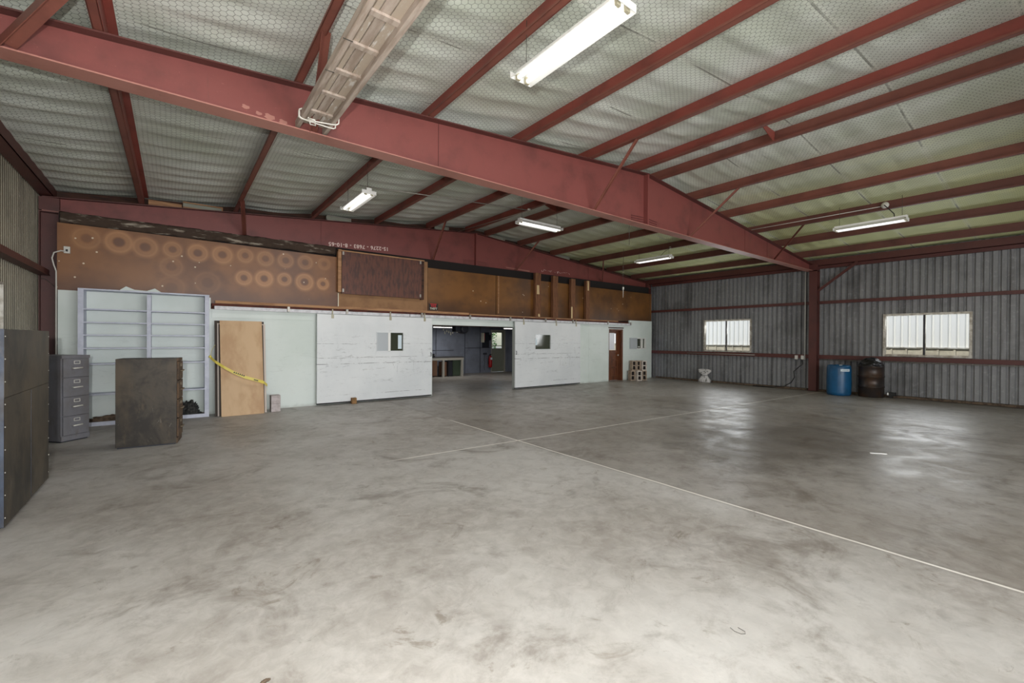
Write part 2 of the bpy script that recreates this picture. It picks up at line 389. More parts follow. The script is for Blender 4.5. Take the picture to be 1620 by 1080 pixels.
def clear_glass():
    n = NT('window glass')
    gl = n.t.nodes.new('ShaderNodeBsdfGlossy'); gl.inputs['Roughness'].default_value = .02
    tr = n.t.nodes.new('ShaderNodeBsdfTransparent'); tr.inputs[0].default_value = (.93, .95, .95, 1)
    fr = n.t.nodes.new('ShaderNodeFresnel'); fr.inputs[0].default_value = 1.3
    mx = n.t.nodes.new('ShaderNodeMixShader')
    n.t.links.new(fr.outputs[0], mx.inputs[0]); n.t.links.new(tr.outputs[0], mx.inputs[1]); n.t.links.new(gl.outputs[0], mx.inputs[2])
    n.t.links.new(mx.outputs[0], n.out.inputs[0]); n.t.nodes.remove(n.b)
    return n.m
M['glass'] = clear_glass()

# ------------------------------------------------------------------ mesh helpers
class MB:
    def __init__(s): s.v = []; s.f = []; s.smooth = set()
    def quad(s, a, b, c, d):
        i = len(s.v); s.v += [a, b, c, d]; s.f.append((i, i+1, i+2, i+3))
    def box(s, x0, x1, y0, y1, z0, z1, mat=None):
        i = len(s.v)
        p = [(x0,y0,z0),(x1,y0,z0),(x1,y1,z0),(x0,y1,z0),(x0,y0,z1),(x1,y0,z1),(x1,y1,z1),(x0,y1,z1)]
        if mat is not None: p = [tuple(mat @ Vector(q)) for q in p]
        s.v += p
        s.f += [(i,i+3,i+2,i+1),(i+4,i+5,i+6,i+7),(i,i+1,i+5,i+4),(i+1,i+2,i+6,i+5),(i+2,i+3,i+7,i+6),(i+3,i,i+4,i+7)]
        return s
    def hexa(s, bot, top):
        """box from four bottom and four top points"""
        i = len(s.v); s.v += list(bot)+list(top)
        s.f += [(i,i+3,i+2,i+1),(i+4,i+5,i+6,i+7),(i,i+1,i+5,i+4),(i+1,i+2,i+6,i+5),(i+2,i+3,i+7,i+6),(i+3,i,i+4,i+7)]
        return s
    def bar(s, a, b, w, h, up=(0, 0, 1)):
        a, b = Vector(a), Vector(b); d = (b-a).normalized()
        u = Vector(up); sd = d.cross(u)
        if sd.length < 1e-4: sd = d.cross(Vector((0, 1, 0)))
        sd.normalize(); u = sd.cross(d)
        q = [(-1,-1),(1,-1),(1,1),(-1,1)]
        s.hexa([tuple(a+sd*(x*w/2)+u*(y*h/2)) for x, y in q], [tuple(b+sd*(x*w/2)+u*(y*h/2)) for x, y in q]); return s
    def tube(s, pts, r, n=8, caps=True):
        pts = [Vector(p) for p in pts]; rings = []
        prev = None
        for k, p in enumerate(pts):
            d = (pts[min(k+1, len(pts)-1)]-pts[max(k-1, 0)]).normalized()
            if prev is None:
                a = d.orthogonal().normalized()
            else:
                a = (prev-d*prev.dot(d)); a = a.normalized() if a.length > 1e-5 else d.orthogonal().normalized()
            prev = a; b = d.cross(a)
            rr = r[k] if isinstance(r, (list, tuple)) else r
            i = len(s.v)
            s.v += [tuple(p+(a*math.cos(2*PI*j/n)+b*math.sin(2*PI*j/n))*rr) for j in range(n)]
            rings.append(i)
        for i0, i1 in zip(rings, rings[1:]):
            for j in range(n):
                s.smooth.add(len(s.f)); s.f.append((i0+j, i0+(j+1) % n, i1+(j+1) % n, i1+j))
        if caps:
            s.f.append(tuple(reversed([rings[0]+j for j in range(n)]))); s.f.append(tuple(rings[-1]+j for j in range(n)))
        return s
    def lathe(s, c, prof, n=32, axis='z'):
        rings = []
        for r, z in prof:
            i = len(s.v)
            for j in range(n):
                a = 2*PI*j/n
                if axis == 'z': s.v.append((c[0]+r*math.cos(a), c[1]+r*math.sin(a), c[2]+z))
                elif axis == 'y': s.v.append((c[0]+r*math.cos(a), c[1]+z, c[2]+r*math.sin(a)))
                else: s.v.append((c[0]+z, c[1]+r*math.cos(a), c[2]+r*math.sin(a)))
            rings.append(i)
        for i0, i1 in zip(rings, rings[1:]):
            for j in range(n):
                s.smooth.add(len(s.f)); s.f.append((i0+j, i0+(j+1) % n, i1+(j+1) % n, i1+j))
        s.f.append(tuple(reversed([rings[0]+j for j in range(n)]))); s.f.append(tuple(rings[-1]+j for j in range(n)))
        return s
    def prism(s, poly, a, b, axis='y'):
        """poly in the two other axes, extruded from a to b along axis"""
        def P(p, t):
            return {'y': (p[0], t, p[1]), 'x': (t, p[0], p[1]), 'z': (p[0], p[1], t)}[axis]
        i = len(s.v); n = len(poly)
        s.v += [P(p, a) for p in poly] + [P(p, b) for p in poly]
        s.f.append(tuple(range(i, i+n))); s.f.append(tuple(reversed(range(i+n, i+2*n))))
        for j in range(n): s.f.append((i+j, i+n+j, i+n+(j+1) % n, i+(j+1) % n))
        return s
    def build(s, name, mat, parent=None, bevel=0, loc=None, fix=True):
        me = bpy.data.meshes.new(name)
        off = Vector(loc) if loc is not None else Vector((0, 0, 0))
        if parent is not None and loc is None: off = Vector(parent.get('_o', (0, 0, 0)))
        me.from_pydata([tuple(Vector(v)-off) for v in s.v], [], s.f)
        for k in s.smooth: me.polygons[k].use_smooth = True
        if fix:
            bm = bmesh.new(); bm.from_mesh(me); bmesh.ops.recalc_face_normals(bm, faces=bm.faces[:]); bm.to_mesh(me); bm.free()
        me.materials.append(mat); me.update()
        o = bpy.data.objects.new(name, me); C.objects.link(o)
        if parent is not None: o.parent = parent
        elif loc is not None: o.location = loc
        if bevel:
            b = o.modifiers.new('bevel', 'BEVEL'); b.width = bevel; b.segments = 2; b.limit_method = 'ANGLE'
        return o
def tag(o, label=None, cat=None, group=None, kind=None):
    if label: o['label'] = label
    if cat: o['category'] = cat
    if group: o['group'] = group
    if kind: o['kind'] = kind
    return o
def thing(name, label, cat, loc, rz=0, group=None):
    o = bpy.data.objects.new(name, None); C.objects.link(o)
    o.location = loc; o.rotation_euler = (0, 0, rz); o.empty_display_size = .1
    o['_o'] = (0.0, 0.0, 0.0)
    return tag(o, label, cat, group)
def wthing(name, label, cat, loc, group=None):
    """thing whose parts are written in world coordinates; the builder subtracts loc"""
    o = thing(name, label, cat, loc, 0, group); o['_o'] = tuple(float(q) for q in loc); return o
def struct(name, mb, mat, label=None, cat=None):
    o = mb.build(name, mat); return tag(o, label, cat, kind='structure')
def lab(o, s): o['label'] = s; return o
def copy_tree(o, parent=None):
    c = o.copy(); C.objects.link(c)
    if parent is not None: c.parent = parent
    for ch in list(o.children): copy_tree(ch, c)
    return c

# ------------------------------------------------------------------ building numbers
XL, XR = -1.95, 16.55          # side wall sheets
YF, YB = -6.6, 11.75          # open front, back
RX, RZ = 7.42, 4.905           # ridge, top of the frames
def top(x): return RZ-(RX-x)*.0826 if x < RX else RZ-(x-RX)*.0915
PUR = .20

# ------------------------------------------------------------------ floor, ground
fb = MB(); fb.quad((XL, YF, 0), (XR, YF, 0), (XR, 18.2, 0), (XL, 18.2, 0))
struct('floor', fb, M['floor'], 'stained grey concrete floor with white and dark joint lines', 'floor')
g = MB(); g.quad((-60, -60, -.06), (80, -60, -.06), (80, 80, -.06), (-60, 80, -.06))
struct('ground', g, M['ground'], 'pale gravel ground outside the building', 'ground')

# ------------------------------------------------------------------ corrugated side walls
def corr_wall(name, axis, plane, u0, u1, ztop, pitch, depth, holes, mat, label, flip=1, z0=.0, duty=.62):
    """sheet along u with trapezoid ribs; holes are (ua, ub, za, zb)"""
    us = set([u0, u1]); k = math.floor(u0/pitch)
    while k*pitch < u1:
        for t in (0, duty-.06, duty+.02, .92):
            u = (k+t)*pitch
            if u0 < u < u1: us.add(u)
        k += 1
    for h in holes: us.add(h[0]); us.add(h[1])
    us = sorted(us)
    def off(u):
        t = (u/pitch) % 1.0
        if t > .9999: t = 0
        if t < duty-.06: return 0.0
        if t < duty+.02: return (t-duty+.06)/.08
        if t < .92: return 1.0
        return (1.0-t)/.08
    mb = MB()
    def P(u, z):
        d = plane+flip*depth*off(u+1e-7)
        return (d, u, z) if axis == 'x' else (u, d, z)
    for a, b in zip(us, us[1:]):
        m = (a+b)/2
        zs = [z0]
        for h in holes:
            if h[0] < m < h[1]: zs += [h[2], h[3]]
        segs = [(z0, None)]
        if len(zs) > 1:
            zs = sorted(zs); segs = [(zs[0], zs[1]), (zs[2], None)]
        for za, zb in segs:
            mb.quad(P(a, za), P(b, za), P(b, zb if zb is not None else ztop(b)), P(a, zb if zb is not None else ztop(a)))
    return struct(name, mb, mat, label, 'wall')
W1 = (7.20, 8.95, 1.20, 2.385); W2 = (1.67, 3.45, 1.20, 2.39); W3 = (7.6, 9.27, 1.15, 2.33)
corr_wall('wall_right', 'x', XR, YF, YB, lambda u: 4.32, .152, .050, [W1, W2], M['galv'], 'grey corrugated steel side wall with two sliding windows')
corr_wall('wall_left', 'x', XL, YF, YB, lambda u: 4.40, .10, -.022, [W3], M['galv_left'], 'weathered corrugated steel wall at the left', duty=.5)
# front wall around the open doorway
fw = MB()
fw.box(XL, -.9, YF-.05, YF, 0, 4.3); fw.box(9.4, XR, YF-.05, YF, 0, 4.3)
fw.prism([(XL, 3.75), (XR, 3.75), (XR, top(XR)+.2), (RX, RZ+.2), (XL, top(XL)+.2)], YF-.05, YF, 'y')
struct('wall_front', fw, M['galv'], 'corrugated front wall around the open roll-up doorway behind the camera', 'wall')
# closing wall above and behind the back frame
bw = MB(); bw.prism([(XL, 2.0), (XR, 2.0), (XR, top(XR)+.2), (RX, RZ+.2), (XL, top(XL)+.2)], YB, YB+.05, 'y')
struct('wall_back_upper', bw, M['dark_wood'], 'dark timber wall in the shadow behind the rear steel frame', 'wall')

# ------------------------------------------------------------------ insulation ceiling
webs = [-.49, 1.10, 2.69, 4.27, 5.80, 7.13, 7.84, 9.20, 10.70, 12.25, 13.80, 15.38]
def ceiling():
    lines = [XL]+webs+[XR]
    xs = []
    for a, b in zip(lines, lines[1:]):
        n = 10
        xs += [(a+(b-a)*i/n, i/n, a) for i in range(n)]
    xs.append((XR, 0, XR))
    ny = 440; v = []; f = []
    for j in range(ny+1):
        y = YF+(YB-YF)*j/ny
        for x, t, a in xs:
            amp = .034*(1.0 if x < 7.3 else .55)*(1.0 if y > 5.3 else .62)
            ph = noise.noise(Vector((x*.35, y*.25, a)))*4.5
            s = math.sin(PI*t)
            wv = .5+.5*math.sin(2*PI*(y+.12*x)/.44+ph)
            wv2 = noise.noise(Vector((x*.7, y*5.0, 3.3+a)))
            z = top(x)+PUR-s*(.014+amp*wv*wv+.02*wv2)
            v.append((x, y, z))
    nx = len(xs)
    for j in range(ny):
        for i in range(nx-1):
            k = j*nx+i; f.append((k, k+nx, k+nx+1, k+1))
    me = bpy.data.meshes.new('ceiling'); me.from_pydata(v, [], f)
    for p in me.polygons: p.use_smooth = True
    me.materials.append(M['insul'])
    o = bpy.data.objects.new('ceiling', me); C.objects.link(o)
    tag(o, 'pale quilted roof insulation held up by hexagon wire netting', 'ceiling', kind='structure')
ceiling()

m = MB(); m.prism([(XL-.3, top(XL)+.22), (RX, RZ+.30), (XR+.3, top(XR)+.22), (XR+.3, top(XR)+.30), (RX, RZ+.38), (XL-.3, top(XL)+.30)], YF-.3, YB+.3, 'y')
struct('ceiling_roof_sheet', m, M['galv'], 'unseen steel roof sheet above the insulation, added to stop sun leaks', 'roof')  # unseen sheet, added to keep sun from leaking in at the eaves
for a, b in ((XL-.06, XL-.03), (XR+.07, XR+.10)):
    m = MB(); m.box(a, b, YF, YB, 4.0, top((a+b)/2)+.24); struct('trim_eave', m, M['galv'], 'unseen steel flashing added outside to close the eave against sun leaks', 'trim')  # added outside view to seal the eave gap against sunlight
# ------------------------------------------------------------------ purlins
names = ['lone red steel purlin nearest the left wall, passing above the tall dark cabinet',
 'red steel purlin just left of the hanging timber ladder',
 'red steel purlin between the timber ladder and the large near lamp',
 'red steel purlin immediately right of the large near lamp',
 'red steel purlin second left of the ridge, braced to the big beam',
 'bright red purlin on the left side of the ridge pair',
 'brown-red purlin on the right side of the ridge pair',
 'brown-red purlin first right of the ridge pair, held by a diagonal brace',
 'brown-red purlin second right of the ridge pair',
 'brown-red purlin just left of the round junction box, carrying a thin white conduit',
 'brown-red purlin directly behind the hanging lamp on the right',
 'brown-red purlin closest to the right wall']
for i, xw in enumerate(webs):
    left = xw < RX
    s = -1
    zb = top(xw); W = .07; t = .008; zt = zb+PUR-.004
    y0, y1 = YF+.02, 11.62
    th = wthing('roof_purlin', names[i], 'purlin', (xw, 0, zb), 'roof purlins')
    m = MB(); m.box(xw-t/2, xw+t/2, y0, y1, zb+.001, zt); m.build('web', M['purlin'] if left else M['purlin_brown' if i < 9 else 'purlin_shaded'], th)
    m = MB(); m.box(min(xw, xw+s*W), max(xw, xw+s*W), y0, y1, zb+.001, zb+.009)
    m.box(xw+s*W-t/2, xw+s*W+t/2, y0, y1, zb+.001, zb+.026)
    m.build('bottom_flange', M['purlin_brown' if i < 9 else 'purlin_shaded'], th)
    m = MB(); m.box(min(xw, xw-s*W), max(xw, xw-s*W), y0, y1, zt-.010, zt-.002); m.build('top_flange', M['purlin'], th)
# conduits along roof, eave struts
for xx, sgn, lb in ((XL+.02, 1, 'dark red eave beam along the top of the left wall'), (XR-.02, -1, 'dark red eave beam along the top of the right wall')):
    z = 4.02 if sgn < 0 else 4.16
    m = MB(); m.box(min(xx, xx+sgn*.18), max(xx, xx+sgn*.18), YF, YB-.02, z, z+.012)
    m.box(min(xx+sgn*.17, xx+sgn*.18), max(xx+sgn*.17, xx+sgn*.18), YF, YB-.02, z, z+.20)
    tag(m.build('eave_beam', M['girt']), lb, 'beam')

# ------------------------------------------------------------------ steel frames
def frame(yn, label, stiff, lc=True, fl=.22):
    """tapered roof beam with columns; yn = near flange edge"""
    yw = yn+fl/2; yf = yn+fl; zb = 3.885
    xl, xr = XL+.06, XR-.08
    t = wthing('portal_frame', label, 'steel frame', (RX, yw, 0), 'portal frames')
    m = MB(); m.prism([(xl, zb), (xr, zb), (xr, top(xr)-.012), (RX, RZ-.012), (xl, top(xl)-.012)], yw-.006, yw+.006, 'y')
    m.build('beam_web', M['steel'], t)
    m = MB(); m.box(xl, xr, yn, yf, zb-.012, zb+.001); lab(m.build('bottom_flange', M['flange_bright'], t), 'pale dusty lower flange, brightened for its unlit underside')
    m = MB(); m.prism([(xl, top(xl)-.016), (RX, RZ-.016), (xr, top(xr)-.016), (xr, top(xr)-.001), (RX, RZ-.001), (xl, top(xl)-.001)], yn, yf, 'y')
    m.build('top_flange', M['girt'], t)
    for sx in (-1, 1):                      # bolted ridge splice
        m = MB(); m.box(RX+.011*sx-.010, RX+.011*sx+.010, yn+.005, yw-.007, zb, RZ-.02)
        sp = m.build('splice_plate', M['steel'], t)
        if sx > 0:
            for z in (zb+.05, zb+.10, zb+.17, RZ-.10, RZ-.17):
                b = MB(); b.lathe((RX-.03, yn+.05, z), [(.014, 0), (.014, .022)], 6, 'x'); b.build('bolt', M['weld'], sp)
    for k in range(3):
        for sx in (-1, 1):
            m = MB(); m.bar((RX+.03*sx, yw-.014, zb+.07+.045*k), (RX+.42*sx, yw-.014, zb+.05+.045*k), .012, .014); m.build('weld_rib', M['weld'], t)
    for x in stiff:
        m = MB(); m.box(x-.004, x+.004, yw-.012, yw-.006, zb, top(x)-.02); m.build('weld_seam', M['weld'], t)
    for x0, x1, on in ((xl-.04, xl+.22, lc), (xr-.22, xr+.04, True)):
        if not on: continue
        dy = -.12 if (x0 > 10 and 5 < yn < 6) else 0
        yn, yf, yw = yn+dy, yf+dy, yw+dy
        m = MB(); m.box(x0, x0+.012, yn, yf, 0, zb-.012); m.box(x1-.012, x1, yn, yf, 0, zb-.012); m.box(x0+.012, x1-.012, yw-.005, yw+.005, 0, zb-.012)
        m.box(x0, x1, yn+.001, yf-.001, zb+.001, top((x0+x1)/2)-.02)
        m.box(x0-.0, x1+.0, yn-.005, yf+.005, zb-.03, zb-.0125)
        m.box(x0-.0, x1+.0, yn-.03, yf+.03, 0, .015)
        m.build('column', M['girt'], t)
        yn, yf, yw = yn-dy, yf-dy, yw-dy
    return t, yw, zb
F1, yw1, zb1 = frame(5.19, 'big tapered red steel roof beam crossing the whole hall overhead, with its columns', [2.82, 11.75, 13.1])
F2, yw2, zb2 = frame(11.40, 'rear tapered red steel frame above the brown hardboard wall, with upside-down chalk numbers', [2.88, 12.6])
F0, yw0, zb0 = frame(-1.20, 'red steel frame just behind the camera', [])
def brace(fr, a, b, w=.05, h=.006):
    m = MB(); m.bar(a, b, w, h, up=(0, -1, .4)); m.bar(Vector(a)+Vector((w/2, 0, 0)), Vector(b)+Vector((w/2, 0, 0)), .006, w*.8, up=(0, -1, .4))
    m.build('flange_brace', M['purlin_brown'], fr)
zt = lambda x: top(x)+.02
brace(F1, (5.84, 5.21, 3.90), (5.76, 4.25, zt(5.76)))
brace(F1, (8.98, 5.21, 3.90), (9.18, 4.25, zt(9.18)))
brace(F1, (13.35, 5.21, 3.90), (12.24, 4.10, zt(12.24)))
brace(F1, (1.20, 5.21, 3.90), (1.07, 4.2, zt(1.07)), .07)
brace(F1, (-1.10, 5.20, 3.91), (-.53, 4.35, zt(-.53)), .11)
brace(F2, (5.92, 11.42, 3.90), (5.76, 10.40, zt(5.76)))
brace(F2, (8.99, 11.42, 3.90), (9.17, 10.45, zt(9.17)))
brace(F2, (1.22, 11.42, 3.90), (1.07, 10.4, zt(1.07)), .07)
brace(F2, (13.3, 11.42, 3.90), (12.28, 10.5, zt(12.28)))
for fr, yw in ((F1, yw1), (F2, yw2)):
    m = MB(); m.prism([(RX-.42, RZ-.03), (RX+.42, RZ-.03), (RX+.30, RZ-.002), (RX-.30, RZ-.002)], yw-.02, yw-.01, 'y'); m.build('ridge_plate', M['weld'], fr)
# ridge tie plates between the ridge purlins
for k, yy in enumerate((3.05, 8.2)):
    m = MB(); m.prism([(7.16, top(7.16)+.17), (7.80, top(7.8)+.17), (7.80, top(7.8)+.01), (7.62, top(7.62)+.03)], yy, yy+.012, 'y')
    tag(m.build('ridge_tie', M['purlin']), ('red steel tie plate between the ridge purlins on the near side of the big beam', 'red steel tie plate between the ridge purlins beyond the big beam')[k], 'tie plate')

def text_mesh(name, body, size, loc, rot, mat, parent, ext=.001, align='LEFT', space=1.0):
    cu = bpy.data.curves.new(name, 'FONT'); cu.body = body; cu.size = size; cu.extrude = ext; cu.align_x = align; cu.space_character = space; cu.offset = .003 if 'chalk' in name else 0
    o = bpy.data.objects.new(name, cu); C.objects.link(o)
    dg = bpy.context.evaluated_depsgraph_get(); me = bpy.data.meshes.new_from_object(o.evaluated_get(dg))
    C.objects.unlink(o); bpy.data.objects.remove(o)
    me.materials.clear(); me.materials.append(mat)
    n = bpy.data.objects.new(name, me); C.objects.link(n)
    n.location = Vector(loc)-Vector(parent.get('_o', (0, 0, 0))); n.rotation_euler = rot; n.parent = parent
    return n
# upside-down chalk writing on the rear beam
n = text_mesh('chalk_writing', '15-2276 - 7683 - 8-10-65', .135, (4.62, yw2-.010, 4.085), (R(90), R(180), 0), M['chalk'], F2, .0005, space=1.12)
n.rotation_euler = (R(90), R(177.5), 0); n.data.transform(Matrix.Shear('XZ', 4, (0, 0))) if False else None
lab(n, 'upside-down chalk date and numbers')
m = MB(); random.seed(3)
x = 10.1
pts = []
while x < 11.6:
    pts.append((x, yw2-.010, 4.03+random.uniform(-.05, .05))); x += random.uniform(.02, .07)
for a, b in zip(pts, pts[1:]):
    if random.random() < .85: m.bar(a, b, .004, .010, up=(0, -1, 0))
lab(m.build('chalk_scribble', M['chalk'], F2), 'faint upside-down chalk scribble')

m = MB(); m.prism([(8.62, 3.99), (9.10, 3.975), (9.66, 3.965), (9.64, 3.925), (9.2, 3.945), (8.66, 3.96)], yw2-.010, yw2-.007, 'y')
lab(m.build('paint_smear', M['flange_bright'], F2), 'pale streak of old paint')
for cx_, cz_, r_ in ((.58, 4.00, .035), (.70, 3.97, .03), (.80, 3.965, .05), (.93, 3.95, .04)):
    m = MB(); m.prism([(cx_+r_*(1+.3*math.sin(k*2.3))*math.cos(k*PI/5), cz_+r_*.6*(1+.3*math.cos(k*1.7))*math.sin(k*PI/5)) for k in range(10)], yw1-.0085, yw1-.006, 'y')
    lab(m.build('paint_patch', M['flange_bright'], F1), 'pale flaked paint patch')

# ------------------------------------------------------------------ girts
def girt(xin, sgn, z0, z1, y0, y1, lb, name='wall_girt'):
    xa, xb = sorted((xin, xin+sgn*.14))
    m = MB(); m.box(xin-.004, xin+.004, y0, y1, z0, z1); m.box(xa, xb, y0, y1, z0, z0+.008); m.box(xa, xb, y0, y1, z1-.008, z1)
    m.box(min(xin, xin+sgn*.0)-.0, xin+.012, y0, y1, z0-.004, z0+.02)
    return tag(m.build(name, M['girt']), lb, 'girt')
girt(16.40, 1, 2.80, 2.89, YF+.02, 5.08, 'upper dark red rail along the right wall, near bay above the wide window')
girt(16.40, 1, 2.80, 2.89, 5.32, 11.34, 'upper dark red rail along the right wall, far bay above the small window')
girt(16.40, 1, 1.045, 1.165, YF+.02, 5.08, 'lower dark red rail on the right wall behind the drums')
girt(16.40, 1, 1.045, 1.165, 5.32, 11.34, 'lower dark red rail on the right wall under the far window')
girt(-1.79, -1, 2.70, 2.80, 5.32, 11.34, 'dark red rail along the left corrugated wall')
# diagonal knee brace
m = MB(); m.bar((16.36, 5.10, 3.20), (16.36, 4.05, 4.02), .07, .05, up=(1, 0, 0))
tag(m.build('knee_brace', M['girt']), 'diagonal dark red brace from the right column up to the eave', 'brace')
# base board
m = MB(); m.box(16.38, 16.54, YF+.02, 5.06, 0.001, .055); m.box(16.38, 16.54, 5.36, 11.05, 0.001, .055)
struct('baseboard_right', m, M['dirt'], 'dirty sill along the foot of the right wall', 'baseboard')
m = MB(); m.box(16.44, 16.52, YF+.02, 11.3, 3.93, 4.02)
struct('trim_1', m, M['girt'], 'dark strip under the right eave', 'trim')

# ------------------------------------------------------------------ windows of the right wall
def side_window(name, W, label):
    y0, y1, z0, z1 = W
    m = MB(); x0, x1 = XR-.06, XR+.05; t = .03
    m.box(x0, x1, y0-.02, y0+t, z0-.02, z1+.02); m.box(x0, x1, y1-t, y1+.02, z0-.02, z1+.02)
    m.box(x0, x1, y0+t, y1-t, z0-.02, z0+t); m.box(x0, x1, y0+t, y1-t, z1-t, z1+.02)
    o = struct(name, m, M['alum'], label, 'window')
    ym = (y0+y1)/2+.02
    m = MB(); m.box(x0+.02, x1-.03, ym-.018, ym+.018, z0+t, z1-t); m.build('mullion', M['black_metal'], o)
    for a, b, xx in ((y0+t, ym-.018, XR-.01), (ym+.018, y1-t, XR+.015)):
        m = MB(); q = .012
        m.box(xx-.012, xx+.012, a, a+q, z0+t, z1-t); m.box(xx-.012, xx+.012, b-q, b, z0+t, z1-t)
        m.box(xx-.012, xx+.012, a+q, b-q, z0+t, z0+t+q); m.box(xx-.012, xx+.012, a+q, b-q, z1-t-q, z1-t)
        s = m.build('sash', M['alum'], o)
        m = MB(); m.box(xx-.002, xx+.002, a+q, b-q, z0+t+q, z1-t-q); m.build('pane', M['glass'], s)
    return o
side_window('window_1', W1, 'small aluminium sliding window in the far bay of the right wall')
side_window('window_2', W2, 'wide aluminium sliding window behind and right of the drums')
W3o = MB(); x0, x1 = XL-.04, XL+.04
W3o.box(x0, x1, W3[0]-.03, W3[0], W3[2], W3[3]); W3o.box(x0, x1, W3[1], W3[1]+.03, W3[2], W3[3]); W3o.box(x0, x1, W3[0], W3[1], W3[2]-.03, W3[2]); W3o.box(x0, x1, W3[0], W3[1], W3[3], W3[3]+.03)
o = struct('window_3', W3o, M['alum'], 'window in the left wall at the edge of the view', 'window')
m = MB(); m.box(XL-.004, XL, W3[0], W3[1], W3[2], W3[3]); m.build('pane', M['glass'], o)

# ------------------------------------------------------------------ outside
def neighbour(name, x, y0, y1, face, label, h, base):
    t = wthing(name, label, 'building', (x, (y0+y1)/2, 0))
    mb = MB(); p = .20; k = 0; y = y0
    while y < y1:
        a = [(y, 0), (y+p*.55, 0), (y+p*.68, -.045*face*-1), (y+p*.85, -.045*face*-1), (y+p, 0)]
        for (ya, oa), (yb, ob) in zip(a, a[1:]): mb.quad((x+oa, ya, base), (x+ob, yb, base), (x+ob, yb, h), (x+oa, ya, h))
        y += p
    mb.build('siding', M['white_siding'], t, fix=False)
    m = MB(); m.box(min(x+.06*face, x+4*face), max(x+.06*face, x+4*face), y0, y1, 0, h); m.build('body', M['white_siding'], t)
    m = MB(); m.box(min(x-.06*face, x+.05*face), max(x-.06*face, x+.05*face), y0, y1, base-.04, base); m.build('flashing', M['alum'], t)
    m = MB(); m.box(min(x, x+.05*face), max(x, x+.05*face), y0, y1, 0, base-.04)
    y = y0
    while y < y1: m.box(min(x-.03*face, x), max(x-.03*face, x), y, y+.05, 0, base-.05); y += p*2
    m.build('base_wall', M['tan_base'], t)
neighbour('white_metal_building', 20.3, -12, 24, 1, 'white ribbed metal building seen through the right windows', 4.6, 1.42)
neighbour('sun_block_building', -5.0, -14, 24, -1, 'added pale building outside the left window that keeps the sun out', 7.0, .8)  # made-up building, placed to block the sun from the left window

# ------------------------------------------------------------------ back wall: painted lower part
YW = 11.08
bwm = MB()
def wl(x0, x1, z0, z1): bwm.box(x0, x1, YW, YW+.14, z0, z1)
wl(-1.64, .60, 0, 2.30); bwm.box(-1.64, .60, YW, YW+.06, 2.30, 2.435); wl(.60, 5.74, 0, 2.20); wl(5.74, 8.70, 2.0, 2.20); wl(8.70, 13.33, 0, 2.20); wl(13.33, 14.18, 2.03, 2.20)
wl(14.18, 14.60, 0, 2.20); wl(14.60, 15.03, 0, 2.28); wl(15.03, 15.66, 0, 1.255); wl(15.03, 15.66, 1.68, 2.28); wl(15.66, 16.12, 0, 2.28); bwm.box(14.60, 16.12, YW, YW+.06, 2.28, 2.405)
struct('wall_back', bwm, M['mint'], 'pale mint painted lower back wall', 'wall')
m = MB()
for x in (.95, 3.0, 12.2): m.box(x-.003, x+.003, YW-.004, YW, .02, 2.15)
m.box(.62, 2.64, YW-.018, YW, 2.02, 2.19)
struct('trim_2', m, M['mint'], 'pale header strip on the back wall above the leaning plywood', 'trim')
# rail of the sliding doors in sections
segs = [(.66, 2.02), (2.06, 5.0), (5.02, 7.9), (7.92, 11.2), (11.22, 13.1), (13.13, 14.52)]
t = wthing('sliding_door_track', 'long grey rail across the back wall that the white sliding doors hang from', 'rail', (7, 10.95, 2.2))
for a, b in segs:
    m = MB(); m.box(a, b, 10.955, 11.078, 2.190, 2.262); m.build('rail_section', M['track'], t)
for x in (2.05, 3.35, 5.35, 6.9, 8.4, 9.9, 11.21, 13.11, 14.5):
    m = MB(); m.box(x-.025, x+.025, 10.92, 10.957, 2.20, 2.31); m.build('bracket', M['galv_pipe'], t)
# dark and tan ledge boards
m = MB(); m.box(.62, 14.55, 11.09, 11.30, 2.265, 2.32); m.box(.60, 14.6, 11.16, 11.34, 2.20, 2.27)
tag(m.build('ledge_board', M['ledge_red']), 'dark timber ledge above the sliding door rail', 'board')
m = MB(); m.box(.68, 6.95, 11.075, 11.125, 2.325, 2.385)
tag(m.build('ledge_board', M['tan_wood']), 'bare tan batten along the foot of the brown panels, left part', 'board')
m = MB(); m.box(6.97, 13.9, 11.085, 11.125, 2.325, 2.36)
tag(m.build('ledge_board', M['tan_wood']), 'thin tan batten under the dark panels right of the doorway', 'board')

# hardboard panels of the upper back wall
def panel(x0, x1, z0, z1, mat, lb, y=11.15, th=.012, cat='panel', z1b=None):
    m = MB(); m.prism([(x0, z0), (x1, z0), (x1, z1 if z1b is None else z1b), (x0, z1)], y, y+th, 'y')
    return tag(m.build('hardboard_panel', mat), lb, cat)
panel(-1.66, 3.19, 2.325, 3.645, M['hb_rings'], 'long brown hardboard panel marked with two rows of pale rings', z1b=3.60)
panel(3.20, 5.62, 2.39, 3.76, M['tan_board'], 'lighter tan hardboard panel behind the mounted dark board')
panel(5.63, 7.98, 2.34, 3.60, M['hb_dark'], 'dark brown hardboard panel above the wide doorway, beside the fire sign')
panel(8.00, 9.55, 2.34, 3.60, M['hb_dark'], 'dark brown hardboard panel left of the first timber post')
panel(9.55, 10.42, 2.34, 3.60, M['hb_dark'], 'narrow dark panel between the first two timber posts', 11.17)
panel(10.44, 11.25, 2.34, 3.60, M['hb_dark'], 'narrow dark panel between the second and third timber posts', 11.17)
panel(11.27, 12.0, 2.34, 3.58, M['hb_dark'], 'narrow dark panel between the third and fourth timber posts', 11.17)
panel(12.02, 14.6, 2.365, 3.58, M['hb_dark'], 'dark brown panel right of the timber posts, above the brown door')
panel(14.61, 16.2, 2.30, 3.58, M['hb_dark'], 'dark panel in the far right corner above the stacked blocks', 11.16)
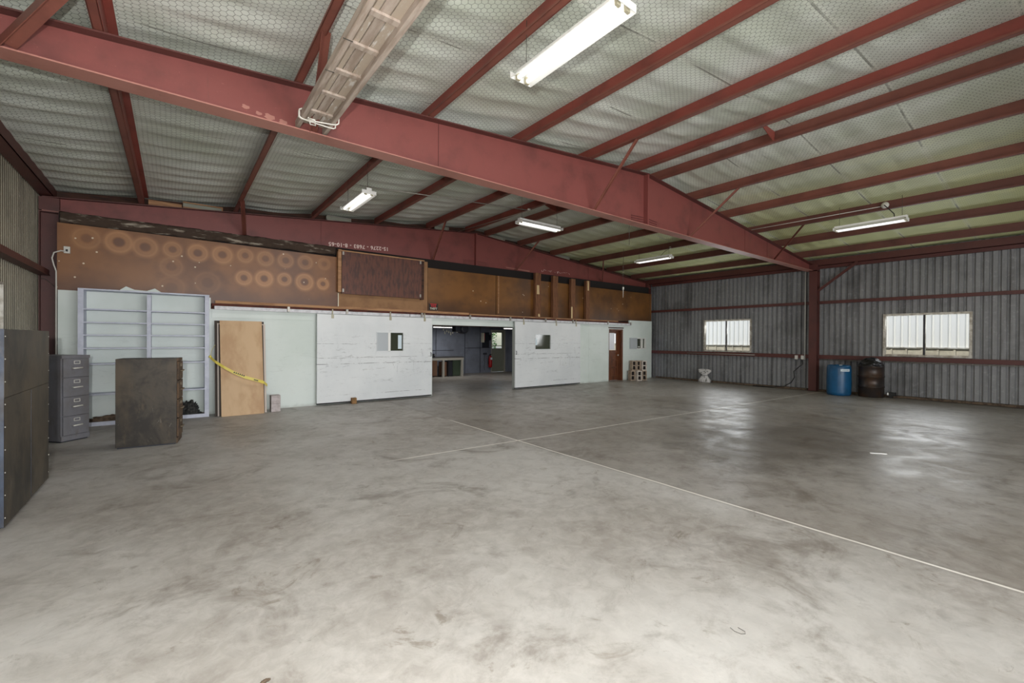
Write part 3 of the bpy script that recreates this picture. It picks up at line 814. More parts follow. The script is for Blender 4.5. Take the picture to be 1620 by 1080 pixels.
m = MB(); m.box(8.055, 8.085, 11.13, 11.149, 2.42, 3.60); tag(m.build('seam_strip', M['tan_wood']), 'thin pale strip over the joint of two dark panels', 'strip')
m = MB(); m.box(3.185, 3.20, 11.12, 11.149, 2.39, 2.72); tag(m.build('seam_strip', M['sign_white']), 'short white strip under the left corner of the mounted board', 'strip')
# mounted dark board with frame
t = wthing('mounted_board', 'dark red-brown plywood board fixed high on the wall, framed by tan battens', 'board', (4.3, 11.05, 3.2))
m = MB(); m.prism([(3.24, 2.70), (5.36, 2.70), (5.36, 3.73), (3.24, 3.73)], 11.0, 11.06, 'y'); m.build('board', M['plywood_red'], t)
m = MB(); m.box(3.155, 3.235, 11.02, 11.14, 2.74, 3.78); m.build('side_batten', M['tan_wood'], t)
m = MB(); m.box(5.37, 5.45, 11.02, 11.12, 2.68, 3.76); m.build('side_batten', M['dark_wood'], t)
m = MB(); m.box(3.155, 5.45, 11.0, 11.14, 3.735, 3.765); m.build('top_batten', M['tan_wood'], t)
for x, z in ((3.27, 3.69), (5.33, 3.69), (3.27, 2.78), (5.33, 2.78)):
    m = MB(); m.box(x-.02, x+.02, 10.992, 11.0, z-.04, z+.04); m.build('corner_bracket', M['galv_pipe'], t)
# sign
t = wthing('warning_sign', 'tiny black sign with red and white capital letters beside the tan panel', 'sign', (5.8, 11.14, 2.5))
m = MB(); m.box(5.665, 5.945, 11.138, 11.149, 2.42, 2.60); m.build('sign_board', M['sign_black'], t)
m = MB(); m.box(5.70, 5.90, 11.134, 11.138, 2.578, 2.592); m.build('red_bar', M['sign_red'], t)
text_mesh('lettering', 'FIRE', .085, (5.805, 11.136, 2.503), (R(90), 0, 0), M['sign_red'], t, .001, 'CENTER', 1.05)
text_mesh('lettering', 'THEFT', .078, (5.805, 11.136, 2.434), (R(90), 0, 0), M['sign_white'], t, .001, 'CENTER', 1.02)
# timber posts
pl = [('first weathered timber post left of the group, with a pale split patch', 9.51, 9.75, 3.83), ('plain weathered timber post, second from the doorway', 10.31, 10.54, 3.80),
      ('third timber post from the doorway, with a pale split foot', 11.19, 11.40, 3.78), ('fourth timber post from the doorway, with a pale tip', 11.97, 12.17, 3.78)]
for k, (lb, a, b, z) in enumerate(pl):
    t = wthing('timber_post', lb, 'post', (a, 11.1, 2.27), 'timber posts of the upper back wall')
    m = MB(); m.box(a, b, 11.02, 11.13, 2.362, z); m.build('post', M['pine'], t)
    for (za, zb_, xa, xb) in {0: [(3.12, 3.42, .06, .17), (2.37, 2.46, .12, .2)], 1: [], 2: [(2.37, 2.78, 0.0, .07)], 3: [(3.42, 3.77, .07, .14)]}[k]:
        m = MB(); m.prism([(a+xa, za), (a+xb, za), (a+xb*.9, zb_), (a+xa, zb_)], 11.012, 11.02, 'y'); m.build('split_patch', M['pine_bare'], t)
# torn insulation under the rear beam
def torn(x0, x1, z0, z1, y, mat, lb, seed):
    nx, nz = int((x1-x0)/.035), 7; v = []; f = []
    for j in range(nz+1):
        for i in range(nx+1):
            x = x0+(x1-x0)*i/nx; tz = j/nz
            q = noise.noise(Vector((x*2.4, tz*2, seed)))*.05+noise.noise(Vector((x*9, tz*5, seed)))*.04
            e = (noise.noise(Vector((x*3.1, 0, seed+5)))*.05) if j == 0 else 0
            v.append((x, y-abs(q)*1.6-.02*math.sin(tz*PI), z0+(z1-z0)*tz+e))
    for j in range(nz):
        for i in range(nx):
            k = j*(nx+1)+i; f.append((k, k+1, k+nx+2, k+nx+1))
    m = MB(); m.v = v; m.f = f; m.smooth = set(range(len(f)))
    o = m.build('torn_insulation', mat); o.modifiers.new('solid', 'SOLIDIFY').thickness = .015
    return tag(o, lb, 'insulation', kind='stuff')
torn(-1.64, 3.15, 3.66, 3.86, 11.27, M['torn'], 'ragged dark insulation scraps packed under the rear steel beam', 2)
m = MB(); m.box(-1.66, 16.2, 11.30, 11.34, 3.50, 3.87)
tag(m.build('gap_shade_sheet', M['black_gap']), 'black sheet standing for the shade in the gap between brown panels and rear beam', 'board')  # black sheet painting the shade of the open gap
# blocking between the purlins on the rear beam
for k, (a, b, za, lb) in enumerate([(-.42, .12, 4.20, 'pinkish bare timber block on the rear beam, far left'), (.14, .84, 4.24, 'tan-edged timber pocket on the rear beam beside the pinkish block'),
        (3.02, 3.62, 4.44, 'grey framed timber pocket on the rear beam behind the small lamp'), (6.05, 6.5, 4.74, 'grey timber pocket on the rear beam left of the ridge'), (7.95, 8.6, 4.72, 'grey timber pocket on the rear beam right of the ridge'), (10.9, 11.6, 4.44, 'grey timber pocket on the rear beam, far right')]):
    za = top((a+b)/2)+.005; s = .035
    t = wthing('timber_blocking', lb, 'timber block', (a, 11.6, za), 'timber blocks on the rear beam')
    if k == 0:
        m = MB(); m.box(a, b, 11.50, 11.60, za, za+.10); m.build('block', M['tan_wood'], t)
    else:
        e = M['tan_wood'] if k == 1 else M['galv_pipe']
        m = MB(); m.box(a, b, 11.52, 11.60, za, za+.022); m.build('lower_edge', e, t)
        m = MB(); m.box(a, b, 11.52, 11.60, za+.105, za+.125); m.build('upper_edge', e, t)
        m = MB(); m.box(a, b, 11.56, 11.60, za+.022, za+.105); m.build('backing', M['olive'], t)
        m = MB(); m.box(b-.02, b, 11.52, 11.60, za+.022, za+.105); m.build('end_edge', e, t)

# ------------------------------------------------------------------ sliding doors
def slide_door(x0, x1, label, win, kind):
    t = wthing('sliding_door', label, 'sliding door', (x0, 10.92, 0), 'white sliding doors on the back wall')
    ya, yb = 10.92, 10.97; z0, z1 = .06, 2.175; wx0, wx1, wz0, wz1 = win
    m = MB(); m.box(x0, wx0, ya, yb, z0, z1); m.box(wx1, x1, ya, yb, z0, z1); m.box(wx0, wx1, ya, yb, z0, wz0); m.box(wx0, wx1, ya, yb, wz1, z1)
    m.build('door_leaf', M['slider'], t)
    m = MB(); q = .015
    m.box(wx0-q, wx0, ya-.012, ya, wz0-q, wz1+q); m.box(wx1, wx1+q, ya-.012, ya, wz0-q, wz1+q); m.box(wx0, wx1, ya-.012, ya, wz0-q, wz0); m.box(wx0, wx1, ya-.012, ya, wz1, wz1+q)
    m.build('window_frame', M['slider'], t)
    if kind == 'L':
        m = MB(); m.box(wx0, wx0+.30, ya+.005, ya+.02, wz0, wz1); lab(m.build('pane', M['grey_pane'], t), 'grey covered pane')
        m = MB(); m.box(wx0+.30, wx0+.335, ya-.005, yb, wz0, wz1); m.box(wx0+.335, wx0+.37, ya+.01, yb, wz0, wz1); m.build('window_bar', M['fix_white'], t)
        m = MB(); m.box(wx0+.37, wx1, ya+.03, ya+.04, wz0, wz1); lab(m.build('pane', M['dark_glass'], t), 'dark reflecting pane')
        m = MB(); m.box(wx1-.13, wx1-.03, ya+.024, ya+.029, wz0+.05, wz1-.06); lab(m.build('pane_reflection', M['label_white'], t), 'pale shape standing for a reflection in the pane')  # bright reflection in the glass, built as a pale plate
    else:
        m = MB(); m.box(wx0, wx1, ya+.03, ya+.04, wz0, wz1); lab(m.build('pane', M['dark_glass'], t), 'dark reflecting pane')
        m = MB(); m.box(wx0+.0, wx0+.10, ya+.024, ya+.029, wz0+.13, wz1-.12); lab(m.build('pane_reflection', M['label_white'], t), 'pale shape standing for a reflection in the pane')  # pale plate again standing for reflected light in the glass
    for x in (x0+.35, (x0+x1)/2+.3, x1-.22):
        m = MB(); m.box(x-.03, x+.03, ya-.004, ya, 2.08, 2.17); m.box(x-.012, x+.012, ya-.004, ya+.02, 2.17, 2.30); m.build('hanger', M['tube_cap'], t)
    ex = x1 if kind == 'L' else x0; sgn = -1 if kind == 'L' else 1
    m = MB(); m.tube([(ex+sgn*.035, ya, 1.12), (ex+sgn*.035, ya-.035, 1.13), (ex+sgn*.035, ya-.035, 1.22), (ex+sgn*.035, ya, 1.23)], .008); m.build('handle', M['black_metal'], t)
    m = MB(); m.box(x0, x1, ya+.004, yb-.004, .03, .06); m.build('bottom_rail', M['black_gap'], t)
    return t
slide_door(2.655, 5.645, 'wide scuffed white sliding door left of the open doorway', (4.09, 4.80, 1.285, 1.755), 'L')
slide_door(8.585, 11.57, 'scuffed white sliding door right of the open doorway', (9.43, 10.11, 1.285, 1.76), 'R')
m = MB(); m.box(3.435, 3.55, 10.80, 10.90, 0.001, .145)
tag(m.build('wood_offcut', M['woodblock'], bevel=.004), 'small timber offcut on the floor before the left sliding door', 'wood block')

# brown door in back wall
o = MB(); o.box(13.33, 13.36, YW+.002, YW+.20, 0, 2.03); o.box(14.10, 14.18, YW-.01, YW+.20, 0, 2.03); o.box(13.36, 14.10, YW+.002, YW+.20, 1.98, 2.03)
d = struct('door_1', o, M['door_brown'], 'brown wooden door with a white upper pane, right of the sliding doors', 'door')
m = MB(); ya = YW+.15
m.box(13.36, 13.46, ya, ya+.04, 0.01, 1.98); m.box(13.98, 14.10, ya, ya+.04, .01, 1.98)
for z0, z1 in ((0.01, .18), (.48, .55), (.78, .85), (1.10, 1.20), (1.86, 1.98)): m.box(13.46, 13.98, ya, ya+.04, z0, z1)
m.box(13.46, 13.98, ya+.018, ya+.03, .18, 1.10)
leaf = m.build('door_leaf', M['door_brown'], d)
m = MB(); m.box(13.36, 13.83, ya-.02, ya-.002, 1.22, 1.88); lab(m.build('pane', M['white_glass'], leaf), 'white covered upper pane')
m = MB(); m.lathe((14.03, ya-.05, 1.0), [(.012, .05), (.012, .03), (.028, .02), (.028, 0)], 14, 'y'); m.build('door_knob', M['chrome'], leaf)
m = MB(); m.box(13.30, 14.22, YW-.012, YW+.0, 2.06, 2.10); m.build('door_head', M['dark_wood'], d)
# small interior window in back wall
o = MB(); o.box(14.60, 15.05, YW-.06, YW-.001, 1.25, 1.69); 
d = struct('window_4', o, M['grey_pane'], 'small sliding hatch window in the back wall above the concrete blocks', 'window')
m = MB()
for a, b in ((15.03, 15.06), (15.38, 15.46), (15.63, 15.67)): m.box(a, b, YW-.03, YW+.06, 1.255, 1.68)
m.box(15.03, 15.67, YW-.03, YW+.06, 1.66, 1.69); m.box(15.03, 15.67, YW-.03, YW+.06, 1.24, 1.27); m.build('window_frame', M['fix_white'], d)
m = MB(); m.box(15.06, 15.63, YW+.03, YW+.035, 1.27, 1.66); m.build('pane', M['dark_glass'], d)
m = MB(); m.lathe((15.22, YW+.0, 1.30), [(.03, 0), (.05, .02), (.03, .05)], 10, 'z'); tag(m.build('white_cup', M['fix_white']), 'small white cup standing in the hatch window', 'cup')

# ------------------------------------------------------------------ annex room seen through the doorway
AY = 17.42
m = MB(); m.box(3.0, 12.19, AY, AY+.1, 0, 2.35); m.box(12.19, 13.06, AY, AY+.1, 2.06, 2.35); m.box(13.06, 13.35, AY, AY+.1, 0, 2.35)
struct('wall_annex_far', m, M['blue_wall'], 'blue-grey far wall of the room behind the doorway', 'wall')
m = MB()
for x in (9.2, 10.70, 11.55): m.box(x, x+.02, AY-.012, AY, 0, 2.2)
m.box(10.7, 12.15, AY-.012, AY, 1.18, 1.20); m.box(8.6, 10.1, AY-.012, AY, 1.08, 1.10)
struct('trim_3', m, M['black_metal'], 'thin seams on the blue-grey far wall', 'trim')
m = MB(); m.box(3.0, 3.1, 11.2, AY, 0, 2.35); struct('wall_annex_left', m, M['blue_wall'], 'left wall of the room behind the doorway', 'wall')
m = MB(); m.box(13.2, 13.3, 11.8, 14.2, 0, 2.35); m.box(13.2, 13.3, 14.2, 15.1, 0, 1.35); m.box(13.2, 13.3, 14.2, 15.1, 1.85, 2.35); m.box(13.2, 13.3, 15.1, AY, 0, 2.35)
struct('wall_annex_right', m, M['blue_wall'], 'blue-grey right wall of the room behind the doorway', 'wall')
m = MB(); m.box(3.0, 13.3, 11.82, AY+.1, 2.35, 2.40); struct('ceiling_annex', m, M['dark_wood'], 'dark low ceiling of the room behind the doorway', 'ceiling')
# annex back door with window
o = MB(); o.box(12.19, 12.24, AY-.02, AY+.1, 0, 2.06); o.box(13.0, 13.06, AY-.02, AY+.1, 0, 2.06); o.box(12.24, 13.0, AY-.02, AY+.1, 2.0, 2.06)
d = struct('door_2', o, M['bench_leg'], 'olive back door with a bright glazed upper half, seen through the doorway', 'door')
m = MB(); m.box(12.24, 13.0, AY+.02, AY+.06, 0.01, 1.16); m.box(12.24, 12.27, AY+.02, AY+.06, 1.16, 2.0); m.box(12.87, 13.0, AY+.02, AY+.06, 1.16, 2.0); m.box(12.27, 12.87, AY+.02, AY+.06, 1.93, 2.0); m.box(12.27, 12.87, AY+.02, AY+.06, 1.27, 1.30)
lf = m.build('door_leaf', M['olive'], d)
m = MB(); m.box(12.27, 12.87, AY+.035, AY+.04, 1.16, 1.93); m.build('pane', M['glass'], lf)
o = MB(); o.box(13.19, 13.31, 14.17, 14.2, 1.32, 1.88); o.box(13.19, 13.31, 15.1, 15.13, 1.32, 1.88); o.box(13.19, 13.31, 14.2, 15.1, 1.32, 1.35); o.box(13.19, 13.31, 14.2, 15.1, 1.85, 1.88)
d = struct('window_5', o, M['alum'], 'small side window in the room behind the doorway', 'window')
m = MB(); m.box(13.24, 13.245, 14.2, 15.1, 1.35, 1.85); m.build('pane', M['glass'], d)
# hedge outside
def bush(loc, r, hgt, n, label, name='leafy_bush'):
    t = wthing(name, label, 'bush', loc)
    m = MB(); m.tube([loc, (loc[0]+.1, loc[1], loc[2]+hgt*.6)], [.05, .02], 7); m.build('stem', M['bark'], t)
    mb = MB()
    for k in range(n):
        a = random.random()*2*PI; u = random.random(); q = r*random.random()**.4
        p = Vector((loc[0]+q*math.cos(a), loc[1]+q*math.sin(a)*.6, loc[2]+.1+hgt*u))
        d1 = Vector((random.uniform(-1, 1), random.uniform(-1, 1), random.uniform(-1, 1))).normalized()*.07
        d2 = d1.orthogonal().normalized()*.035
        i = len(mb.v); mb.v += [tuple(p-d1), tuple(p+d2), tuple(p+d1), tuple(p-d2)]; mb.f.append((i, i+1, i+2, i+3))
    mb.build('foliage', M['leaf'], t, fix=False)
random.seed(11)
bush((12.9, 20.2, -.05), 1.5, 2.8, 5200, 'sunlit green bush outside the back door')
bush((15.2, 16.0, -.05), 1.1, 2.4, 2600, 'green bush outside the side window of the back room')
# bench
t = wthing('workbench', 'pale timber workbench with a dark top in the room behind the doorway', 'workbench', (9.2, 16.6, 0))
m = MB(); m.box(8.1, 9.97, 16.3, 17.05, .80, .84); m.build('bench_top', M['bench_top'], t)
m = MB(); m.box(8.1, 9.97, 16.30, 16.33, .70, .80); m.build('apron', M['bench_leg'], t)
for x in (8.14, 8.98, 9.90):
    for y in (16.32, 16.96):
        m = MB(); m.box(x-.04, x+.05, y-.02, y+.07, 0, .80 if y > 16.5 else .70); m.build('leg', M['bench_leg'], t)
m = MB(); m.box(8.2, 8.90, 16.72, 16.90, .02, .68); tag(m.build('storage_box', M['bench_board'], bevel=.005), 'brown box under the left end of the workbench', 'box')
m = MB(); m.box(9.07, 9.25, 16.52, 16.9, .02, .62); tag(m.build('storage_box', M['bench_board'], bevel=.005), 'narrow brown box under the middle of the workbench', 'box')
def small_cab(x0, x1, h, mat, lb):
    t = wthing('tool_cabinet', lb, 'cabinet', (x0, 16.5, 0))
    m = MB(); m.box(x0, x1, 16.40, 16.85, .02, h); m.build('body', mat, t, bevel=.005)
    m = MB(); m.box(x0+.02, x1-.02, 16.39, 16.40, .05, h-.04); m.build('door', mat, t)
    for x in (x0+.03, x1-.03):
        m = MB(); m.box(x-.015, x+.015, 16.42, 16.80, 0, .02); m.build('foot', mat, t)
small_cab(9.26, 9.47, .66, M['black_metal'], 'black metal cabinet under the workbench')
small_cab(9.48, 9.86, .70, M['green_metal'], 'dark green metal cabinet at the right end under the workbench')
# vice on bench
t = wthing('bench_vice', 'small dark vice on the left end of the workbench', 'vice', (8.55, 16.4, .84))
m = MB(); m.box(8.48, 8.60, 16.35, 16.55, .84, .90); m.box(8.50, 8.58, 16.33, 16.42, .90, .98); m.box(8.50, 8.58, 16.46, 16.52, .90, .98); m.build('jaws', M['black_metal'], t)
m = MB(); m.tube([(8.54, 16.20, .93), (8.54, 16.46, .93)], .012); m.tube([(8.47, 16.22, .93), (8.61, 16.22, .93)], .007); m.build('screw', M['galv_pipe'], t)
# fan / heater hung near the ceiling
t = wthing('ceiling_fan_heater', 'round dark heater hung under the ceiling of the back room', 'heater', (8.2, 13.5, 2.35))
m = MB(); m.lathe((8.19, 13.3, 1.96), [(.10, 0), (.165, .05), (.165, .3), (.10, .36)], 20, 'y'); m.build('drum', M['black_metal'], t)
m = MB(); m.box(7.83, 8.02, 13.35, 13.6, 1.86, 2.14); m.build('motor_box', M['black_metal'], t)
m = MB(); m.tube([(8.19, 13.45, 2.12), (8.19, 13.45, 2.35)], .012); m.tube([(7.92, 13.45, 2.12), (7.92, 13.45, 2.35)], .012); m.build('hanger', M['galv_pipe'], t)
# hanging tools
tools = [(8.50, .16, 'leftmost'), (8.57, .30, 'second'), (8.66, .22, 'third'), (8.75, .26, 'fourth'), (8.84, .34, 'fifth'), (8.93, .28, 'sixth'), (9.03, .20, 'seventh'), (9.13, .24, 'eighth')]
m = MB(); m.box(8.42, 9.25, 15.48, 15.51, 2.08, 2.11); m.box(8.45, 8.47, 15.48, 15.51, 2.11, 2.35); m.box(9.2, 9.22, 15.48, 15.51, 2.11, 2.35)
tag(m.build('tool_rail', M['bench_leg']), 'thin rail with pale hanging tools in the back room', 'rail')
for k, (x, l, lb) in enumerate(tools):
    t = wthing('hanging_tool', 'pale hand tool hanging, '+lb+' from the left on the rail in the back room', 'tool', (x, 15.46, 2.1), 'tools hung on the rail')
    m = MB(); m.tube([(x, 15.475, 2.10), (x, 15.465, 2.10-l*.6)], .006, 6); m.build('shank', M['galv_pipe'], t)
    m = MB(); m.tube([(x, 15.465, 2.10-l*.6), (x, 15.462, 2.10-l)], [.014, .018], 8); m.build('grip', M['sign_white'], t)
# key cabinet, extinguisher, switches on far wall
t = wthing('wall_cabinet', 'open dark wall cabinet on the far wall left of the back door', 'cabinet', (11.85, AY, 1.5))
m = MB(); m.box(11.68, 12.04, AY-.06, AY-.001, 1.20, 1.93); m.build('body', M['black_metal'], t)
m = MB(); m.box(11.62, 11.67, AY-.20, AY-.001, 1.45, 1.90); m.build('door', M['sign_white'], t)
m = MB(); m.box(11.72, 11.78, AY-.075, AY-.06, 1.55, 1.88); m.build('red_tag', M['sign_red'], t)
m = MB(); m.box(12.08, 12.16, AY-.05, AY-.001, 1.55, 1.82); tag(m.build('switch_box', M['black_metal']), 'black switch box beside the back door frame', 'switch box')
for k, x in enumerate((11.75, 11.86)):
    m = MB(); m.box(x, x+.06, AY-.03, AY-.001, .86, .95); tag(m.build('wall_socket', M['black_metal']), ('left', 'right')[k]+' of two dark sockets under the wall cabinet', 'socket')
t = wthing('fire_extinguisher', 'red fire extinguisher hung on the far wall beside the back door', 'fire extinguisher', (12.08, AY-.1, .3))
m = MB(); m.lathe((12.08, AY-.12, .24), [(.06, 0), (.085, .02), (.09, .05), (.09, .46), (.06, .54), (.03, .58)], 20); m.build('cylinder', M['extinguisher'], t)
m = MB(); m.box(12.05, 12.11, AY-.15, AY-.09, .82, .87); m.box(12.05, 12.18, AY-.135, AY-.105, .87, .89); m.build('valve', M['black_metal'], t)
m = MB(); m.tube([(12.05, AY-.12, .85), (11.97, AY-.12, .80), (11.96, AY-.12, .60), (11.97, AY-.12, .40)], .012); m.build('hose', M['black'], t)
m = MB(); m.box(12.03, 12.13, AY-.215, AY-.208, .62, .72); lab(m.build('label', M['label_white'], t), 'white label')
m = MB(); m.box(12.04, 12.12, AY-.04, AY-.001, .40, .70); m.build('bracket', M['black_metal'], t)
m = MB(); m.tube([(11.80, AY-.02, .86), (11.78, AY-.03, .6), (11.82, AY-.03, .5), (11.77, AY-.03, .3), (11.8, AY-.03, .12)], .007)
tag(m.build('power_cable', M['black']), 'thin dark cord hanging down the far wall', 'cord')
# annex lights
def strip_light(x, y, z, length, lb, e):
    t = wthing('strip_light', lb, 'lamp', (x, y, z), 'strip lights of the back room')
    m = MB(); m.box(x, x+length, y, y+.12, z, z+.06); m.build('housing', M['fix_white'], t)
    m = MB(); m.tube([(x+.02, y+.06, z-.02), (x+length-.02, y+.06, z-.02)], .018); m.build('tube', M['tube_on'], t)
    for xx in (x+.2, x+length-.2):
        m = MB(); m.tube([(xx, y+.06, z+.06), (xx, y+.06, 2.35)], .006); m.build('hanger', M['galv_pipe'], t)
    L = lamp('lamp_light', 'AREA', (length/2, .06, -.05), (0, 0, -1), e, (1, .98, .94), (length, .08), parent=t)
strip_light(8.35, 16.0, 2.10, 1.25, 'lit strip lamp at the upper left of the doorway opening', 17)
strip_light(10.6, 14.2, 2.06, 1.25, 'lit strip lamp at the upper right of the doorway opening', 17)

# ------------------------------------------------------------------ built-in shelves
t = wthing('shelf_unit', 'tall pale lavender shelf unit built against the back wall', 'shelves', (-.4, 10.75, 0))
y0, y1 = 10.74, 11.07
for a, b in ((-1.345, -1.27), (.485, .56)):
    m = MB(); m.box(a, b, y0, y1, 0, 2.435); m.build('side_panel', M['lavender'], t)
m = MB(); m.box(-.410, -.350, y0, y1, 0, 2.40); m.build('divider', M['lavender'], t)
m = MB(); m.box(-1.345, .56, y0-.01, y1, 2.435, 2.46); m.build('top_board', M['lavender'], t)
for a, b in ((-1.27, -.41), (-.35, .485)):
    for z in (2.105, 1.87, 1.643, 1.405, 1.12, .575):
        m = MB(); m.box(a, b, y0+.004, y1, z-.022, z); sb = m.build('shelf', M['lavender'], t)
        if z < 1.2:
            m = MB(); m.box(a+.002, b-.002, y0+.03, y1, z, z+.004); lab(m.build('grimy_surface', M['lavender_dark'], sb), 'grimy brown shelf surface')
m = MB(); m.box(-1.27, .485, y0, y0+.03, 0, .07); m.build('plinth', M['lavender'], t)
m = MB(); m.box(-1.27, -.41, y0+.03, y1, 0.001, .05); m.box(-.35, .485, y0+.03, y1, 0.001, .05); lab(m.build('bottom_board', M['dirt'], t), 'dirty brown bottom board')
# netting heap on the bottom board
def blob(name, c, rad, mat, lb, cat, seed, amp=.35, sub=4, kind=None, flat=True, freq=4.0):
    bm = bmesh.new(); bmesh.ops.create_icosphere(bm, subdivisions=sub, radius=1)
    for v in bm.verts:
        d = v.co.normalized(); q = 1+amp*noise.noise(d*freq+Vector((seed, 0, 0)))+amp*.5*noise.noise(d*freq*2.7+Vector((seed, 3, 0)))
        p = Vector((d.x*rad[0]*q, d.y*rad[1]*q, d.z*rad[2]*q))
        if flat and p.z < 0: p.z = 0
        v.co = p
    me = bpy.data.meshes.new(name); bm.to_mesh(me); bm.free(); me.materials.append(mat)
    for p in me.polygons: p.use_smooth = True
    o = bpy.data.objects.new(name, me); C.objects.link(o); o.location = c
    return tag(o, lb, cat, kind=kind)
blob('netting_heap', (.20, 10.90, .052), (.20, .11, .24), M['netting'], 'heap of black netting on the bottom shelf', 'netting', 3, .42, 5, freq=5)
blob('debris_pile', (-.95, 10.92, .052), (.26, .10, .10), M['dirt'], 'low brown heap of dirt on the bottom shelf, left bay', 'dirt', 9, .5, kind='stuff')
m = MB(); m.prism([(-.82, 2.461), (-.18, 2.461), (-.22, 2.49), (-.30, 2.545), (-.42, 2.49), (-.6, 2.50), (-.72, 2.555), (-.8, 2.49)], 10.95, 11.0, 'y')
tag(m.build('plaster_scrap', M['mint']), 'torn plasterboard scrap lying on top of the shelf unit', 'scrap')

# ------------------------------------------------------------------ leaning sheets
def sheet(x0, x1, zt_, yb, yt, th, mat, lb, name='plywood_sheet', skew=0):
    m = MB(); m.hexa([(x0, yb, 0.002), (x1, yb, 0.002), (x1, yb+th, 0.002), (x0, yb+th, 0.002)], [(x0+skew, yt, zt_), (x1+skew, yt, zt_), (x1+skew, yt+th, zt_), (x0+skew, yt+th, zt_)])
    return tag(m.build(name, mat), lb, 'board')
sheet(.66, 1.56, 1.955, 10.72, 10.97, .018, M['ply_dark'], 'dark sheet leaning at the back of the stack of boards')
sheet(.70, 1.575, 1.90, 10.64, 10.90, .018, M['ply_edge'], 'white-edged board leaning behind the front plywood sheet')
sheet(.725, 1.535, 1.88, 10.60, 10.87, .014, M['ply_dark'], 'thin dark board between the white-edged board and the front plywood')
sheet(.755, 1.515, 1.955, 10.53, 10.82, .018, M['plywood'], 'pale tan plywood sheet leaning in front of the others', skew=-.015)
# caution tape
t = wthing('caution_tape', 'yellow black-lettered caution tape strung across the leaning plywood', 'tape', (.6, 10.5, 1.1))
tp = [(.575, 10.735, 1.20), (.66, 10.64, 1.11), (.80, 10.58, 1.00), (.95, 10.555, .90), (1.15, 10.535, .79), (1.40, 10.52, .70), (1.50, 10.56, .66), (1.59, 10.70, .58), (1.60, 10.75, .48)]
mb = MB()
for a, b in zip(tp, tp[1:]):
    h = .030; mb.quad((a[0], a[1]-.012, a[2]-h), (b[0], b[1]-.012, b[2]-h), (b[0], b[1]-.012, b[2]+h), (a[0], a[1]-.012, a[2]+h))
o = mb.build('ribbon', M['tape'], t); o.modifiers.new('s', 'SOLIDIFY').thickness = .002
mb = MB()
for k in range(6):
    a = Vector(tp[3]).lerp(Vector(tp[5]), .05+k*.075); mb.box(a.x-.012, a.x+.012, a.y-.020, a.y-.015, a.z-.012, a.z+.012)
for k in range(4):
    a = Vector(tp[4]).lerp(Vector(tp[5]), .70+k*.08); mb.box(a.x-.008, a.x+.008, a.y-.020, a.y-.015, a.z-.014, a.z+.010)
mb.build('black_lettering', M['black'], t)
m = MB(); m.lathe((.575, 10.735, 1.19), [(.02, 0), (.03, .02), (.015, .05)], 8); m.tube([(.575, 10.72, 1.2), (.60, 10.72, 1.35), (.66, 10.74, 1.45)], .003); m.build('knot', M['tape'], t)
# hollow block beside plywood
def cinder(name_, c, rz, lb, mat, hmat, up=True, size=(.19, .19, .39)):
    """hollow concrete block standing on end; cells run through along local y"""
    sx, sy, sz = size
    t = thing('concrete_block', lb, 'concrete block', c, rz, 'concrete blocks')
    m = MB(); q = .032
    m.box(-sx/2, -sx/2+q, -sy/2, sy/2, 0, sz); m.box(sx/2-q, sx/2, -sy/2, sy/2, 0, sz)
    for z0 in (0, sz/2-q/2, sz-q): m.box(-sx/2+q, sx/2-q, -sy/2, sy/2, z0, z0+q)
    m.build('block_body', mat, t)
    return t
m = MB(); m.box(1.655, 1.835, 10.60, 10.80, .002, .355)
o = m.build('concrete_block', M['block'], bevel=.006); tag(o, 'single pale concrete block standing on end beside the leaning plywood', 'concrete block')
m = MB(); m.box(1.654, 1.836, 10.599, 10.801, .175, .179); g_ = m.build('block_joint', M['ply_dark']); g_.parent = o
# stack of blocks under the hatch: two standing below, one row above
def hollow(x0, x1, y0, y1, z0, z1, lb, mat, face_x=False):
    """block whose two open cells face the camera side (-y)"""
    t = wthing('concrete_block', lb, 'concrete block', (x0, y0, z0), 'stacked concrete blocks')
    m = MB(); q = .035
    m.box(x0, x0+q, y0, y1, z0, z1); m.box(x1-q, x1, y0, y1, z0, z1)
    zm = (z0+z1)/2
    for a, b in ((z0, z0+q), (zm-q/2, zm+q/2), (z1-q, z1)): m.box(x0+q, x1-q, y0, y1, a, b)
    m.build('shell', mat, t)
    m = MB(); m.box(x0+q, x1-q, y0+.05, y0+.06, z0+q, z1-q); m.build('cell_shade', M['black_gap'], t)  # black plate painting the shade inside the hollow cells
    # the whole stack stands turned away from the wall
    th_ = R(-22); px, py = 14.86, 10.80; dx, dy = x0-px, y0-py
    t.location = (px-.22+dx*math.cos(th_)-dy*math.sin(th_), py-.13+dx*math.sin(th_)+dy*math.cos(th_), z0); t.rotation_euler = (0, 0, th_)
    return t
hollow(14.50, 14.70, 10.75, 10.95, .001, .39, 'tan concrete block, bottom left of the stack', M['block_tan'])
hollow(14.72, 14.92, 10.62, 10.82, .001, .39, 'pale hollow concrete block at the bottom front of the stack', M['block_pale'])
hollow(15.02, 15.22, 10.75, 10.95, .001, .39, 'hollow concrete block at the bottom right of the stack', M['block_tan'])
hollow(14.62, 14.81, 10.85, 11.04, .392, .78, 'tan concrete block, top left of the stack', M['block_tan'])
hollow(14.825, 15.0, 10.84, 11.03, .392, .78, 'tan concrete block, middle of the top row', M['block_tan'])
hollow(15.02, 15.22, 10.76, 10.96, .392, .78, 'hollow concrete block, top right of the stack', M['block_pale'])
# support block hidden behind
hollow(14.725, 14.915, 10.84, 11.04, .001, .39, 'concrete block behind the pale bottom block', M['block_tan'])

